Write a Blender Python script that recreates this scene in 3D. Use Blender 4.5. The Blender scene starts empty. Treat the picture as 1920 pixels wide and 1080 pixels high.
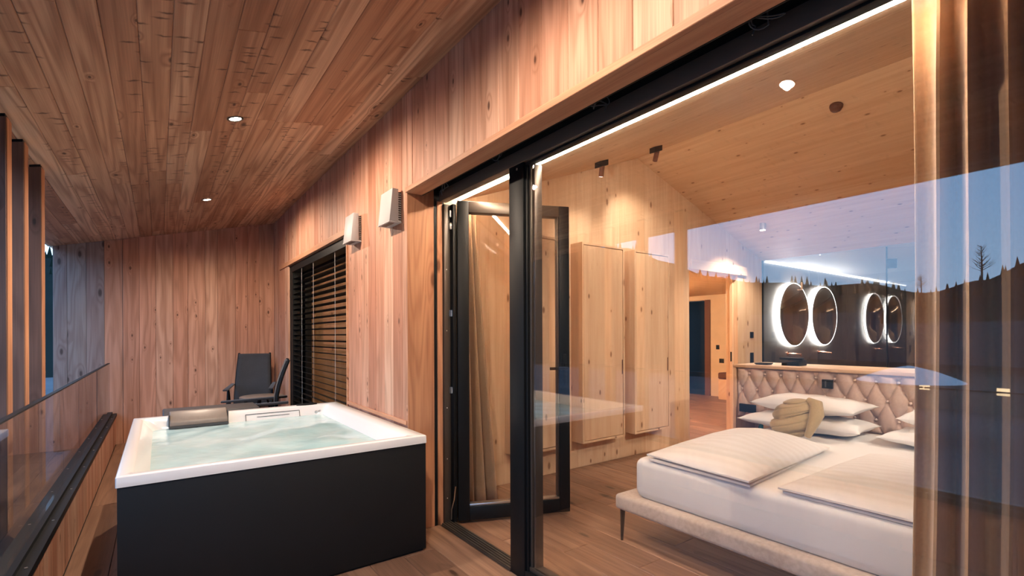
import bpy, bmesh, math, random
from mathutils import Vector, Matrix
random.seed(7)
C = bpy.context.scene.collection
PI = math.pi
# ------------------------------------------------------------------ camera
scn = bpy.context.scene
cam_d = bpy.data.cameras.new('camera'); cam = bpy.data.objects.new('camera', cam_d); C.objects.link(cam)
F_PX, YAW, ROLL, HOR = 908.73, math.radians(36.051), math.radians(-0.2266), 627.72
_F = Vector((math.sin(YAW), math.cos(YAW), 0)); _R0 = Vector((math.cos(YAW), -math.sin(YAW), 0)); _U0 = Vector((0, 0, 1))
_R = _R0 * math.cos(ROLL) + _U0 * math.sin(ROLL); _U = -_R0 * math.sin(ROLL) + _U0 * math.cos(ROLL)
_m = Matrix((( _R.x, _U.x, -_F.x, 0), (_R.y, _U.y, -_F.y, 0), (_R.z, _U.z, -_F.z, 1.3), (0, 0, 0, 1)))
cam.matrix_world = _m
cam_d.sensor_width = 36; cam_d.lens = 36 * F_PX / 1920; cam_d.shift_y = (HOR - 540) / 1920
cam_d.clip_start = 0.03; cam_d.clip_end = 2000
scn.camera = cam
# ------------------------------------------------------------------ view and sky
scn.view_settings.view_transform = 'Standard'; scn.view_settings.look = 'None'
scn.view_settings.exposure = 1.5; scn.view_settings.gamma = 1.0; scn.view_settings.use_curve_mapping = False
scn.cycles.transparent_max_bounces = 24; scn.cycles.max_bounces = 8; scn.cycles.diffuse_bounces = 6
scn.cycles.caustics_reflective = False; scn.cycles.caustics_refractive = False; scn.cycles.sample_clamp_indirect = 6.0
SKY_K = 1.25
w = bpy.data.worlds.new('dusk'); scn.world = w; w.use_nodes = True
nt = w.node_tree; nt.nodes.clear()
o_ = nt.nodes.new('ShaderNodeOutputWorld'); b_ = nt.nodes.new('ShaderNodeBackground')
tc_ = nt.nodes.new('ShaderNodeTexCoord'); sx_ = nt.nodes.new('ShaderNodeSeparateXYZ'); cr_ = nt.nodes.new('ShaderNodeValToRGB')
nt.links.new(tc_.outputs['Generated'], sx_.inputs[0]); nt.links.new(sx_.outputs[2], cr_.inputs[0]); nt.links.new(cr_.outputs[0], b_.inputs[0]); nt.links.new(b_.outputs[0], o_.inputs[0])
cr_.color_ramp.elements[0].position = 0.0; cr_.color_ramp.elements[0].color = (0.40, 0.61, 0.88, 1)
cr_.color_ramp.elements[1].position = 0.6; cr_.color_ramp.elements[1].color = (0.19, 0.37, 0.68, 1)
e_ = cr_.color_ramp.elements.new(0.2); e_.color = (0.28, 0.50, 0.83, 1)
b_.inputs[1].default_value = SKY_K
WARM = (1.0, 0.79, 0.61)

# ------------------------------------------------------------------ mesh helpers
class MB:
    def __init__(s): s.v = []; s.f = []
    def add(s, vs, fs):
        n = len(s.v); s.v += [tuple(p) for p in vs]; s.f += [tuple(i + n for i in f) for f in fs]; return s
    def box(s, x0, y0, z0, x1, y1, z1):
        return s.add([(x0,y0,z0),(x1,y0,z0),(x1,y1,z0),(x0,y1,z0),(x0,y0,z1),(x1,y0,z1),(x1,y1,z1),(x0,y1,z1)],
                     [(0,3,2,1),(4,5,6,7),(0,1,5,4),(1,2,6,5),(2,3,7,6),(3,0,4,7)])
    def hexa(s, bot, top):           # 4 bottom and 4 top corners, counter-clockwise from above
        return s.add(list(bot) + list(top), [(0,3,2,1),(4,5,6,7),(0,1,5,4),(1,2,6,5),(2,3,7,6),(3,0,4,7)])
    def prism(s, poly, axis, a, b):  # polygon in the two other axes, extruded from a to b
        n = len(poly)
        def pt(p, t): return {'x': (t, p[0], p[1]), 'y': (p[0], t, p[1]), 'z': (p[0], p[1], t)}[axis]
        return s.add([pt(p, a) for p in poly] + [pt(p, b) for p in poly],
                     [tuple(range(n))[::-1], tuple(range(n, 2*n))] + [(i, (i+1) % n, (i+1) % n + n, i + n) for i in range(n)])
    def cyl(s, p0, p1, r0, r1=None, n=12, cap=True):
        r1 = r0 if r1 is None else r1
        p0 = Vector(p0); p1 = Vector(p1); d = (p1 - p0).normalized()
        a = d.orthogonal().normalized(); b = d.cross(a)
        vs = []
        for p, r in ((p0, r0), (p1, r1)):
            for i in range(n):
                t = 2*PI*i/n; vs.append(p + (a*math.cos(t) + b*math.sin(t))*r)
        fs = [(i, (i+1) % n, (i+1) % n + n, i + n) for i in range(n)]
        if cap: fs += [tuple(range(n))[::-1], tuple(range(n, 2*n))]
        return s.add(vs, fs)
    def tube(s, pts, r, n=8, closed=False):
        pts = [Vector(p) for p in pts]; m = len(pts); vs = []; up = None
        for i, p in enumerate(pts):
            q0 = pts[i-1] if (i or closed) else p; q1 = pts[(i+1) % m] if (i < m-1 or closed) else p
            d = (q1 - q0).normalized()
            if up is None: up = d.orthogonal().normalized()
            a = (up - d*up.dot(d)).normalized(); up = a; b = d.cross(a)
            rr = r[i] if isinstance(r, (list, tuple)) else r
            for k in range(n):
                t = 2*PI*k/n; vs.append(p + (a*math.cos(t) + b*math.sin(t))*rr)
        fs = []
        for i in range(m if closed else m-1):
            j = (i+1) % m
            for k in range(n): fs.append((i*n+k, i*n+(k+1) % n, j*n+(k+1) % n, j*n+k))
        if not closed: fs += [tuple(range(n))[::-1], tuple(range((m-1)*n, m*n))]
        return s.add(vs, fs)
    def grid(s, fn, nu, nv, cu=False, cv=False):
        vs = [fn(i/(nu if cu else nu-1), j/(nv if cv else nv-1)) for i in range(nu) for j in range(nv)]
        fs = []
        for i in range(nu if cu else nu-1):
            for j in range(nv if cv else nv-1):
                i2 = (i+1) % nu; j2 = (j+1) % nv
                fs.append((i*nv+j, i2*nv+j, i2*nv+j2, i*nv+j2))
        return s.add(vs, fs)
    def lathe(s, prof, n=24, center=(0,0,0), axis='z'):
        cx, cy, cz = center; vs = []
        for (r, h) in prof:
            for k in range(n):
                t = 2*PI*k/n; c_, s_ = r*math.cos(t), r*math.sin(t)
                vs.append({'z': (cx+c_, cy+s_, cz+h), 'y': (cx+c_, cy+h, cz+s_), 'x': (cx+h, cy+c_, cz+s_)}[axis])
        m = len(prof); fs = [(i*n+k, i*n+(k+1) % n, (i+1)*n+(k+1) % n, (i+1)*n+k) for i in range(m-1) for k in range(n)]
        return s.add(vs, fs)
    def build(s, name, mat, parent=None, world=True, bevel=0, seg=2, smooth=False, org=None, **tags):
        xs = [p[0] for p in s.v]; ys = [p[1] for p in s.v]; zs = [p[2] for p in s.v]
        if org is None: org = ((min(xs)+max(xs))/2, (min(ys)+max(ys))/2, (min(zs)+max(zs))/2)
        me = bpy.data.meshes.new(name)
        me.from_pydata([(p[0]-org[0], p[1]-org[1], p[2]-org[2]) for p in s.v], [], s.f)
        bm = bmesh.new(); bm.from_mesh(me)
        bmesh.ops.recalc_face_normals(bm, faces=bm.faces)
        if bevel:
            bmesh.ops.bevel(bm, geom=[e for e in bm.edges if len(e.link_faces) == 2 and e.calc_face_angle(0) > 0.6], offset=bevel, segments=seg, affect='EDGES', profile=0.5, clamp_overlap=True)
        bm.to_mesh(me); bm.free()
        if smooth or bevel:
            for p in me.polygons: p.use_smooth = True
            try: me.set_sharp_from_angle(angle=math.radians(50 if smooth else 32))
            except Exception: pass
        me.materials.append(mat)
        return place(me, name, org, parent, world, **tags)

def place(me, name, org, parent=None, world=True, **tags):
    o = bpy.data.objects.new(name, me); C.objects.link(o)
    loc = Vector(org)
    if parent is not None:
        o.parent = parent
        if world:
            q = parent
            while q is not None: loc = loc - q.location; q = q.parent
    o.location = loc
    tag(o, **tags)
    return o

def tag(o, label=None, cat=None, group=None, kind=None):
    if label: o['label'] = label
    if cat: o['category'] = cat
    if group: o['group'] = group
    if kind: o['kind'] = kind
    return o

def thing(name, loc, label, cat, group=None, rz=0, kind=None):
    o = bpy.data.objects.new(name, None); C.objects.link(o); o.location = loc; o.rotation_euler = (0, 0, rz); o.empty_display_size = 0.1
    return tag(o, label, cat, group, kind)

# ------------------------------------------------------------------ materials
def nodes(name):
    m = bpy.data.materials.new(name); m.use_nodes = True; t = m.node_tree; t.nodes.clear()
    out = t.nodes.new('ShaderNodeOutputMaterial'); return m, t, out
def mth(t, op, a, b=None, c=None, clamp=False):
    n = t.nodes.new('ShaderNodeMath'); n.operation = op; n.use_clamp = clamp
    for i, x in enumerate((a, b, c)):
        if x is None: continue
        if isinstance(x, (int, float)): n.inputs[i].default_value = x
        else: t.links.new(x, n.inputs[i])
    return n.outputs[0]
def comb(t, x, y, z=0.0):
    n = t.nodes.new('ShaderNodeCombineXYZ')
    for i, q in enumerate((x, y, z)):
        if isinstance(q, (int, float)): n.inputs[i].default_value = q
        else: t.links.new(q, n.inputs[i])
    return n.outputs[0]
def mix(t, fac, a, b, mode='MIX'):
    n = t.nodes.new('ShaderNodeMix'); n.data_type = 'RGBA'; n.blend_type = mode
    for i, q in ((0, fac), (6, a), (7, b)):
        if isinstance(q, (int, float)): n.inputs[i].default_value = q
        elif isinstance(q, tuple): n.inputs[i].default_value = (q + (1,))[:4]
        else: t.links.new(q, n.inputs[i])
    return n.outputs[2]
def noise(t, vec, scale=1.0, detail=2.0, dim='2D', rough=0.5):
    n = t.nodes.new('ShaderNodeTexNoise'); n.noise_dimensions = dim
    n.inputs['Scale'].default_value = scale; n.inputs['Detail'].default_value = detail; n.inputs['Roughness'].default_value = rough
    t.links.new(vec, n.inputs['Vector']); return n.outputs[0]
def voro(t, vec):
    n = t.nodes.new('ShaderNodeTexVoronoi'); n.voronoi_dimensions = '2D'; n.inputs['Scale'].default_value = 1.0
    t.links.new(vec, n.inputs['Vector']); return n.outputs['Distance'], n.outputs['Color']
def sstep(t, x, lo, hi):
    n = t.nodes.new('ShaderNodeMapRange'); n.interpolation_type = 'SMOOTHSTEP'
    t.links.new(x, n.inputs[0]); n.inputs[1].default_value = lo; n.inputs[2].default_value = hi
    n.inputs[3].default_value = 0; n.inputs[4].default_value = 1; return n.outputs[0]
def bsdf(t, out, col, rough=0.5, metal=0.0, spec=0.5, **kw):
    p = t.nodes.new('ShaderNodeBsdfPrincipled')
    if isinstance(col, tuple): p.inputs['Base Color'].default_value = (col + (1,))[:4]
    else: t.links.new(col, p.inputs['Base Color'])
    if isinstance(rough, (int, float)): p.inputs['Roughness'].default_value = rough
    else: t.links.new(rough, p.inputs['Roughness'])
    p.inputs['Metallic'].default_value = metal; p.inputs['Specular IOR Level'].default_value = spec
    for k, v_ in kw.items(): p.inputs[k].default_value = v_
    t.links.new(p.outputs[0], out.inputs[0]); return p
def bump(t, p, h, strength=0.2, dist=0.002):
    b = t.nodes.new('ShaderNodeBump'); b.inputs['Strength'].default_value = strength; b.inputs['Distance'].default_value = dist
    t.links.new(h, b.inputs['Height']); t.links.new(b.outputs[0], p.inputs['Normal'])

def wood(name, cols, dark, knotc, axis, ring=7.0, band=0.4, kdens=0.25, kx=7.0, kg=2.2, ksize=0.16, dash=0.0, rough=0.55, fine=0.25, wide=5.0, long=0.5):
    m, t, out = nodes(name)
    tc = t.nodes.new('ShaderNodeTexCoord'); sp = t.nodes.new('ShaderNodeSeparateXYZ'); t.links.new(tc.outputs['Object'], sp.inputs[0])
    x, y, z = sp.outputs
    a, g = {'X': (mth(t,'ADD',y,z), x), 'Y': (mth(t,'ADD',x,z), y), 'Z': (mth(t,'ADD',x,y), z)}[axis]
    oi = t.nodes.new('ShaderNodeObjectInfo'); r = oi.outputs['Random']
    a = mth(t, 'MULTIPLY_ADD', r, 37.13, a); g = mth(t, 'MULTIPLY_ADD', r, 91.7, g)
    n1 = noise(t, comb(t, mth(t,'MULTIPLY',a,wide), mth(t,'MULTIPLY',g,long)), 1.0, 2.0)
    kd, kc = voro(t, comb(t, mth(t,'MULTIPLY',a,kx), mth(t,'MULTIPLY',g,kg)))
    ks = t.nodes.new('ShaderNodeSeparateColor'); t.links.new(kc, ks.inputs[0])
    sel = mth(t, 'GREATER_THAN', ks.outputs[0], 1 - kdens)
    size = mth(t, 'MULTIPLY_ADD', ks.outputs[1], ksize*0.9, ksize*0.45)
    rel = mth(t, 'DIVIDE', kd, size)
    km = mth(t, 'MULTIPLY', sel, mth(t, 'SUBTRACT', 1.0, sstep(t, rel, 0.35, 1.0)))
    halo = mth(t, 'MULTIPLY', sel, mth(t, 'SUBTRACT', 1.0, sstep(t, rel, 0.0, 3.2)))
    fld = mth(t, 'MULTIPLY_ADD', n1, ring, mth(t, 'MULTIPLY', halo, 1.6))
    bnd = mth(t, 'MULTIPLY_ADD', mth(t, 'SINE', mth(t, 'MULTIPLY', fld, 2*PI)), 0.5, 0.5)
    bnd = mth(t, 'POWER', bnd, 1.8)
    fi = noise(t, comb(t, mth(t,'MULTIPLY',a,170.0), mth(t,'MULTIPLY',g,2.5)), 1.0, 2.0)
    cl = noise(t, comb(t, mth(t,'MULTIPLY',a,14.0), mth(t,'MULTIPLY',g,0.7)), 1.0, 2.0)
    ramp = t.nodes.new('ShaderNodeValToRGB'); t.links.new(r, ramp.inputs[0]); cr = ramp.color_ramp
    cr.elements[0].color = (cols[0] + (1,)); cr.elements[1].color = (cols[-1] + (1,))
    for i, c_ in enumerate(cols[1:-1]):
        e = cr.elements.new((i+1)/(len(cols)-1)); e.color = c_ + (1,)
    col = mix(t, mth(t, 'MULTIPLY', bnd, band), ramp.outputs[0], dark)
    col = mix(t, mth(t, 'MULTIPLY', sstep(t, cl, 0.35, 0.8), 0.45), col, dark)
    col = mix(t, fine, col, mix(t, 1.0, col, comb(t, fi, fi, fi), 'OVERLAY'))
    col = mix(t, mth(t, 'MULTIPLY', halo, 0.25), col, dark)
    col = mix(t, mth(t, 'MULTIPLY', km, 0.85), col, knotc)
    if dash:
        # long across the grain, thin along it
        wob = noise(t, comb(t, mth(t,'MULTIPLY',a,22.0), mth(t,'MULTIPLY',g,14.0)), 1.0, 2.0)
        dd2, dc2 = voro(t, comb(t, mth(t,'MULTIPLY',a,4.3), mth(t,'MULTIPLY_ADD',wob,0.55,mth(t,'MULTIPLY',g,17.0))))
        d2 = t.nodes.new('ShaderNodeSeparateColor'); t.links.new(dc2, d2.inputs[0])
        s2 = mth(t, 'GREATER_THAN', d2.outputs[0], 1 - dash)
        dm = mth(t, 'MULTIPLY', s2, mth(t, 'SUBTRACT', 1.0, sstep(t, dd2, 0.03, 0.19)))
        col = mix(t, mth(t, 'MULTIPLY', dm, 0.8), col, knotc)
    p = bsdf(t, out, col, rough, spec=0.35)
    bump(t, p, mth(t, 'MULTIPLY_ADD', bnd, 0.5, fi), 0.12, 0.001)
    return m

def plain(name, col, rough=0.5, metal=0.0, spec=0.5, var=0.0, scale=30.0, bmp=0.0, **kw):
    m, t, out = nodes(name)
    if var or bmp:
        tc = t.nodes.new('ShaderNodeTexCoord'); n = noise(t, tc.outputs['Object'], scale, 3.0, '3D')
        c2 = tuple(max(0, c_*(1-var)) for c_ in col); c3 = tuple(min(1, c_*(1+var)) for c_ in col)
        p = bsdf(t, out, mix(t, n, c2, c3), rough, metal, spec, **kw)
        if bmp: bump(t, p, n, bmp, 0.003)
    else: bsdf(t, out, col, rough, metal, spec, **kw)
    return m
def emit(name, col, k):
    m, t, out = nodes(name); e = t.nodes.new('ShaderNodeEmission'); e.inputs[0].default_value = col + (1,); e.inputs[1].default_value = k
    t.links.new(e.outputs[0], out.inputs[0]); return m
def glass(name, r0, tint=(1, 1, 1), haze=0.0):
    m, t, out = nodes(name)
    ge = t.nodes.new('ShaderNodeNewGeometry'); dp = t.nodes.new('ShaderNodeVectorMath'); dp.operation = 'DOT_PRODUCT'
    t.links.new(ge.outputs['Normal'], dp.inputs[0]); t.links.new(ge.outputs['Incoming'], dp.inputs[1])
    c_ = mth(t, 'ABSOLUTE', dp.outputs['Value']); k = mth(t, 'POWER', mth(t, 'SUBTRACT', 1.0, c_, clamp=True), 5.0)
    fac = mth(t, 'MULTIPLY_ADD', k, 1 - r0, r0)
    tr = t.nodes.new('ShaderNodeBsdfTransparent'); tr.inputs[0].default_value = tint + (1,)
    gl = t.nodes.new('ShaderNodeBsdfGlossy'); gl.inputs['Roughness'].default_value = haze
    mx = t.nodes.new('ShaderNodeMixShader'); t.links.new(fac, mx.inputs[0]); t.links.new(tr.outputs[0], mx.inputs[1]); t.links.new(gl.outputs[0], mx.inputs[2])
    t.links.new(mx.outputs[0], out.inputs[0]); return m
def fabric(name, c1, c2, scale=60.0, rough=0.9, bmp=0.2, sheen=0.2):
    m, t, out = nodes(name); tc = t.nodes.new('ShaderNodeTexCoord')
    n1 = noise(t, tc.outputs['Object'], scale, 3.0, '3D'); n2 = noise(t, tc.outputs['Object'], 4.0, 2.0, '3D')
    f = mth(t, 'MULTIPLY_ADD', n1, 0.5, mth(t, 'MULTIPLY', n2, 0.5))
    p = bsdf(t, out, mix(t, sstep(t, f, 0.3, 0.7), c1, c2), rough, spec=0.2)
    p.inputs['Sheen Weight'].default_value = sheen
    bump(t, p, n1, bmp, 0.002); return m

LARCH = [(0.54, 0.255, 0.165), (0.67, 0.375, 0.26), (0.60, 0.30, 0.20), (0.72, 0.46, 0.33), (0.46, 0.20, 0.125), (0.67, 0.40, 0.28)]
M = {}
M['larch_z'] = wood('larch_vertical', LARCH, (0.30, 0.125, 0.065), (0.07, 0.03, 0.02), 'Z', ring=6, band=0.38, kdens=0.22, kx=9, kg=4.2, ksize=0.10)
M['larch_y'] = wood('larch_ceiling', [(0.55, 0.29, 0.165), (0.78, 0.53, 0.35), (0.40, 0.19, 0.105), (0.72, 0.46, 0.29), (0.50, 0.25, 0.14), (0.80, 0.56, 0.38), (0.60, 0.34, 0.20)], (0.27, 0.115, 0.06), (0.06, 0.025, 0.015), 'Y', ring=8, band=0.55, kdens=0.16, kx=8, kg=3.4, ksize=0.11, dash=0.5, long=0.22)
M['larch_grey'] = wood('larch_weathered', [(0.33, 0.29, 0.27), (0.27, 0.20, 0.19), (0.37, 0.33, 0.31)], (0.17, 0.11, 0.10), (0.06, 0.04, 0.035), 'Z', ring=7, band=0.4, kdens=0.35, kx=8, kg=3.0, ksize=0.16)
M['larch_fin_shade'] = wood('larch_fin_shade', [(0.15, 0.085, 0.065), (0.20, 0.125, 0.10)], (0.08, 0.045, 0.035), (0.03, 0.02, 0.015), 'Z', ring=6, band=0.4, kdens=0.3, kx=8, kg=3.0)  # darkened larch: shade of the fins' front faces put into the colour
M['larch_trim'] = wood('larch_trim', [(0.56, 0.29, 0.17), (0.60, 0.33, 0.20)], (0.36, 0.15, 0.08), (0.10, 0.04, 0.02), 'Y', ring=5, band=0.35, kdens=0.12, kx=8, kg=2.0)
M['larch_jamb'] = wood('larch_jamb', [(0.60, 0.30, 0.16), (0.64, 0.33, 0.18)], (0.36, 0.14, 0.07), (0.12, 0.045, 0.02), 'Z', ring=9, band=0.45, kdens=0.15, kx=6, kg=2.0)
SPR = [(0.69, 0.48, 0.31), (0.73, 0.53, 0.355), (0.66, 0.45, 0.285), (0.71, 0.51, 0.335)]
M['spruce_z'] = wood('spruce_vertical', SPR, (0.55, 0.34, 0.20), (0.18, 0.08, 0.04), 'Z', ring=5, band=0.22, kdens=0.24, kx=7, kg=3.2, ksize=0.12, fine=0.15)
M['spruce_y'] = wood('spruce_ceiling', SPR, (0.55, 0.34, 0.20), (0.18, 0.08, 0.04), 'Y', ring=5, band=0.24, kdens=0.34, kx=8, kg=4.6, ksize=0.10, fine=0.15)
M['spruce_x'] = wood('spruce_beam', SPR, (0.55, 0.34, 0.20), (0.18, 0.08, 0.04), 'X', ring=5, band=0.22, kdens=0.2, kx=7, kg=3.2, ksize=0.11, fine=0.15)
M['floor'] = wood('oak_floor', [(0.29, 0.165, 0.105), (0.38, 0.23, 0.15), (0.22, 0.125, 0.08), (0.34, 0.20, 0.13)], (0.14, 0.075, 0.048), (0.04, 0.022, 0.015), 'Y', ring=7, band=0.45, kdens=0.2, kx=5, kg=1.6, ksize=0.15, rough=0.38)
M['black'] = plain('black_metal', (0.0075, 0.009, 0.0105), 0.48, spec=0.22)
M['matt_black'] = plain('matt_black', (0.008, 0.009, 0.010), 0.7, spec=0.3)
M['bronze'] = plain('dark_aluminium', (0.075, 0.062, 0.052), 0.35, metal=0.3)
M['bronze_lit'] = plain('bronze_aluminium_lit', (0.15, 0.12, 0.095), 0.4, metal=0.2)  # lighter copy of the frame metal, warm light on the head rail put into colour
M['panel'] = plain('anthracite_panel', (0.010, 0.0115, 0.013), 0.6, spec=0.3, var=0.1, scale=8)
M['silver'] = plain('steel', (0.75, 0.74, 0.72), 0.3, metal=1.0)
M['copper'] = plain('copper', (0.85, 0.42, 0.28), 0.22, metal=1.0)
M['acrylic'] = plain('white_acrylic', (0.80, 0.81, 0.81), 0.18, spec=0.5)
M['white'] = plain('white_paint', (0.78, 0.78, 0.77), 0.5)
M['hood'] = plain('light_grey_coating', (0.46, 0.46, 0.47), 0.5)
M['plaster'] = plain('white_plaster', (0.80, 0.78, 0.75), 0.8)
M['wallgrey'] = plain('loam_plaster', (0.62, 0.50, 0.38), 0.85, var=0.12, scale=6)
M['textile'] = fabric('charcoal_textile', (0.035, 0.038, 0.045), (0.05, 0.055, 0.065), 200, 0.8)
M['pad'] = plain('grey_vinyl', (0.20, 0.165, 0.14), 0.42, var=0.15, scale=25, bmp=0.1)
M['paddark'] = plain('dark_rubber', (0.05, 0.052, 0.056), 0.5)
M['curtain'] = fabric('tan_velvet', (0.36, 0.225, 0.13), (0.42, 0.27, 0.16), 90, 0.85, 0.1, 0.4)
M['uphol'] = fabric('beige_velvet', (0.52, 0.385, 0.32), (0.60, 0.455, 0.385), 70, 0.85, 0.15, 0.4)
M['uphol2'] = fabric('mottled_velvet', (0.44, 0.36, 0.30), (0.60, 0.51, 0.44), 45, 0.85, 0.2, 0.3)
M['button'] = plain('satin_button', (0.72, 0.57, 0.48), 0.25, spec=0.6)
M['sheet'] = plain('white_sheet', (0.78, 0.77, 0.76), 0.85, spec=0.2)
M['throw'] = fabric('olive_throw', (0.34, 0.25, 0.13), (0.41, 0.31, 0.17), 120, 0.95, 0.3, 0.3)
M['stone'] = plain('dark_stone', (0.055, 0.050, 0.044), 0.42, var=0.45, scale=4, bmp=0.25)
M['mirror'] = plain('mirror', (0.80, 0.81, 0.80), 0.02, metal=1.0)
M['pane'] = glass('coated_pane', 0.105)
M['clear'] = glass('clear_glass', 0.045)
M['rail_glass'] = glass('balustrade_glass', 0.05, (0.93, 0.95, 0.95))
M['led'] = emit('led_warm', (1.0, 0.80, 0.60), 57.0)
M['ledw'] = emit('led_white', (1.0, 0.97, 0.92), 26.0)
M['ledrim'] = emit('led_rim', (1.0, 0.97, 0.92), 2.5)
M['ledc'] = emit('led_cove', (1.0, 0.97, 0.92), 2.6)
M['spotem'] = emit('spot_lens', (1.0, 0.86, 0.70), 22.0)
M['winlit'] = emit('lit_window', (1.0, 0.72, 0.42), 2.2)
M['brown'] = plain('brown_plastic', (0.11, 0.038, 0.022), 0.5)
M['green'] = plain('green_bottle', (0.02, 0.12, 0.10), 0.2)
def striped():
    m, t, out = nodes('striped_cotton'); tc = t.nodes.new('ShaderNodeTexCoord'); sp = t.nodes.new('ShaderNodeSeparateXYZ'); t.links.new(tc.outputs['Object'], sp.inputs[0])
    s = mth(t, 'SINE', mth(t, 'MULTIPLY', sp.outputs[0], 2*PI/0.075))
    p = bsdf(t, out, mix(t, sstep(t, s, -0.4, 0.4), (0.77, 0.75, 0.735), (0.80, 0.785, 0.775)), mth(t, 'MULTIPLY_ADD', sstep(t, s, -0.4, 0.4), -0.12, 0.75), spec=0.3); return m
M['cotton'] = striped()
def water():
    m, t, out = nodes('tub_water'); tc = t.nodes.new('ShaderNodeTexCoord')
    n = noise(t, tc.outputs['Object'], 3.5, 3.0, '3D'); n2 = noise(t, tc.outputs['Object'], 9.0, 2.0, '3D')
    p = bsdf(t, out, mix(t, sstep(t, n, 0.35, 0.7), (0.40, 0.62, 0.65), (0.52, 0.70, 0.72)), 0.12, spec=0.5)
    bump(t, p, mth(t, 'ADD', n, mth(t, 'MULTIPLY', n2, 0.4)), 0.25, 0.03); return m
M['water'] = water()
# ------------------------------------------------------------------ layout
XW, XG, YF, YB, YR = 1.318, 1.584, 7.53, 3.455, 2.975
YN = -2.4                                   # near end of the place, behind the camera
def zc(x): return 2.888 + 0.243*(x - XW)    # underside of the terrace roof
RX, RZ, SL, SR = 4.21, 3.213, 0.368, -0.3286
def zb(x): return RZ + (SL if x < RX else SR)*(x - RX)   # underside of the bedroom roof
ZL = 2.235                                  # door lintel
_cache = {}
def board(parent, mat, x0, y0, z0, x1, y1, z1, face, ch=0.0025, name='board'):
    """plank with the edges of its visible face eased; face is the direction it shows ('-x','+x','-y','+z','-z')"""
    d = (round(x1-x0, 4), round(y1-y0, 4), round(z1-z0, 4), face, mat.name)
    if d not in _cache:
        hx, hy, hz = (x1-x0)/2, (y1-y0)/2, (z1-z0)/2
        ax = 'xyz'.index(face[1]); sg = 1 if face[0] == '+' else -1
        h = [hx, hy, hz]; o1, o2 = [i for i in range(3) if i != ax]
        vs = []
        for lev, ins in ((-sg*h[ax], 0), (sg*(h[ax]-ch), 0), (sg*h[ax], ch)):
            for s1, s2 in ((-1,-1),(1,-1),(1,1),(-1,1)):
                p = [0,0,0]; p[ax] = lev; p[o1] = s1*(h[o1]-ins); p[o2] = s2*(h[o2]-ins); vs.append(p)
        fs = [(3,2,1,0)] + [(i, (i+1)%4, (i+1)%4+4, i+4) for i in range(4)] + [(i+4, (i+1)%4+4, (i+1)%4+8, i+8) for i in range(4)] + [(8,9,10,11)]
        me = bpy.data.meshes.new(name); me.from_pydata(vs, [], fs)
        bm = bmesh.new(); bm.from_mesh(me); bmesh.ops.recalc_face_normals(bm, faces=bm.faces); bm.to_mesh(me); bm.free()
        me.materials.append(mat); _cache[d] = me
    return place(_cache[d], name, ((x0+x1)/2, (y0+y1)/2, (z0+z1)/2), parent)
def slab(name, mb, mat, label, cat, **k): return mb.build(name, mat, kind='structure', label=label, cat=cat, **k)

# ---- floor (terrace and bedroom share one plank floor)
fl = slab('floor', MB().box(-0.60, YN, -0.32, 1.55, YF+0.2, -0.018).box(1.55, YN, -0.32, 12.2, 7.8, -0.018), M['matt_black'], 'brown oak plank floor of the terrace and the bedroom', 'floor')
def lay(x0, x1, y0, y1, wd, lmin, lmax, skip=None):
    x = x0; 
    while x < x1 - 0.01:
        xe = min(x + wd, x1); y = y0 - random.uniform(0, lmax*0.8)
        while y < y1:
            L = round(random.uniform(lmin, lmax)/0.4)*0.4; a_, b_ = max(y, y0), min(y+L, y1)
            if b_ - a_ > 0.05 and not (skip and skip(x, xe, a_, b_)): board(fl, M['floor'], x+0.0006, a_+0.0006, -0.018, xe-0.0006, b_-0.0006, 0.0, '+z', 0.003)
            y += L
        x = xe
lay(-0.425, 1.55, YN, YF, 0.1975, 1.6, 2.8, lambda a, b, c, d_: a > -0.05 and b < 1.25 and c > 2.75 and d_ < 4.5)
lay(1.55, 6.95, YN, YB, 0.2, 1.6, 2.8)
lay(5.15, 9.4, YB, 7.3, 0.25, 2.0, 3.2)
# ---- terrace roof
cl = slab('ceiling', MB().prism([(-1.02, zc(-1.02)+0.02), (1.62, zc(1.62)+0.02), (1.62, zc(1.62)+0.26), (-1.02, zc(-1.02)+0.26)], 'y', YN, YF+0.35), M['larch_trim'], 'sloping larch boarded ceiling over the terrace', 'ceiling')
ang = math.atan(0.243); bw = 0.1155
k = 0; x = XW
while x > -1.02:
    xe = max(x - bw, -1.02); xm = (x + xe)/2; y = YN - random.uniform(0, 2.5)
    while y < YF:
        L = round(random.uniform(2.2, 4.4)/0.2)*0.2; a_, b_ = max(y, YN), min(y+L, YF)
        if b_ - a_ > 0.05:
            wd = (x - xe)/math.cos(ang)
            o = board(cl, M['larch_y'], -wd/2+0.0004, -(b_-a_)/2+0.0004, -0.01, wd/2-0.0004, (b_-a_)/2-0.0004, 0.01, '-z', 0.003)
            o.rotation_euler = (0, -ang, 0); o.location = Vector((xm, (a_+b_)/2, zc(xm)+0.01)) - cl.location
        y += L
    x = xe; k += 1
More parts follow.
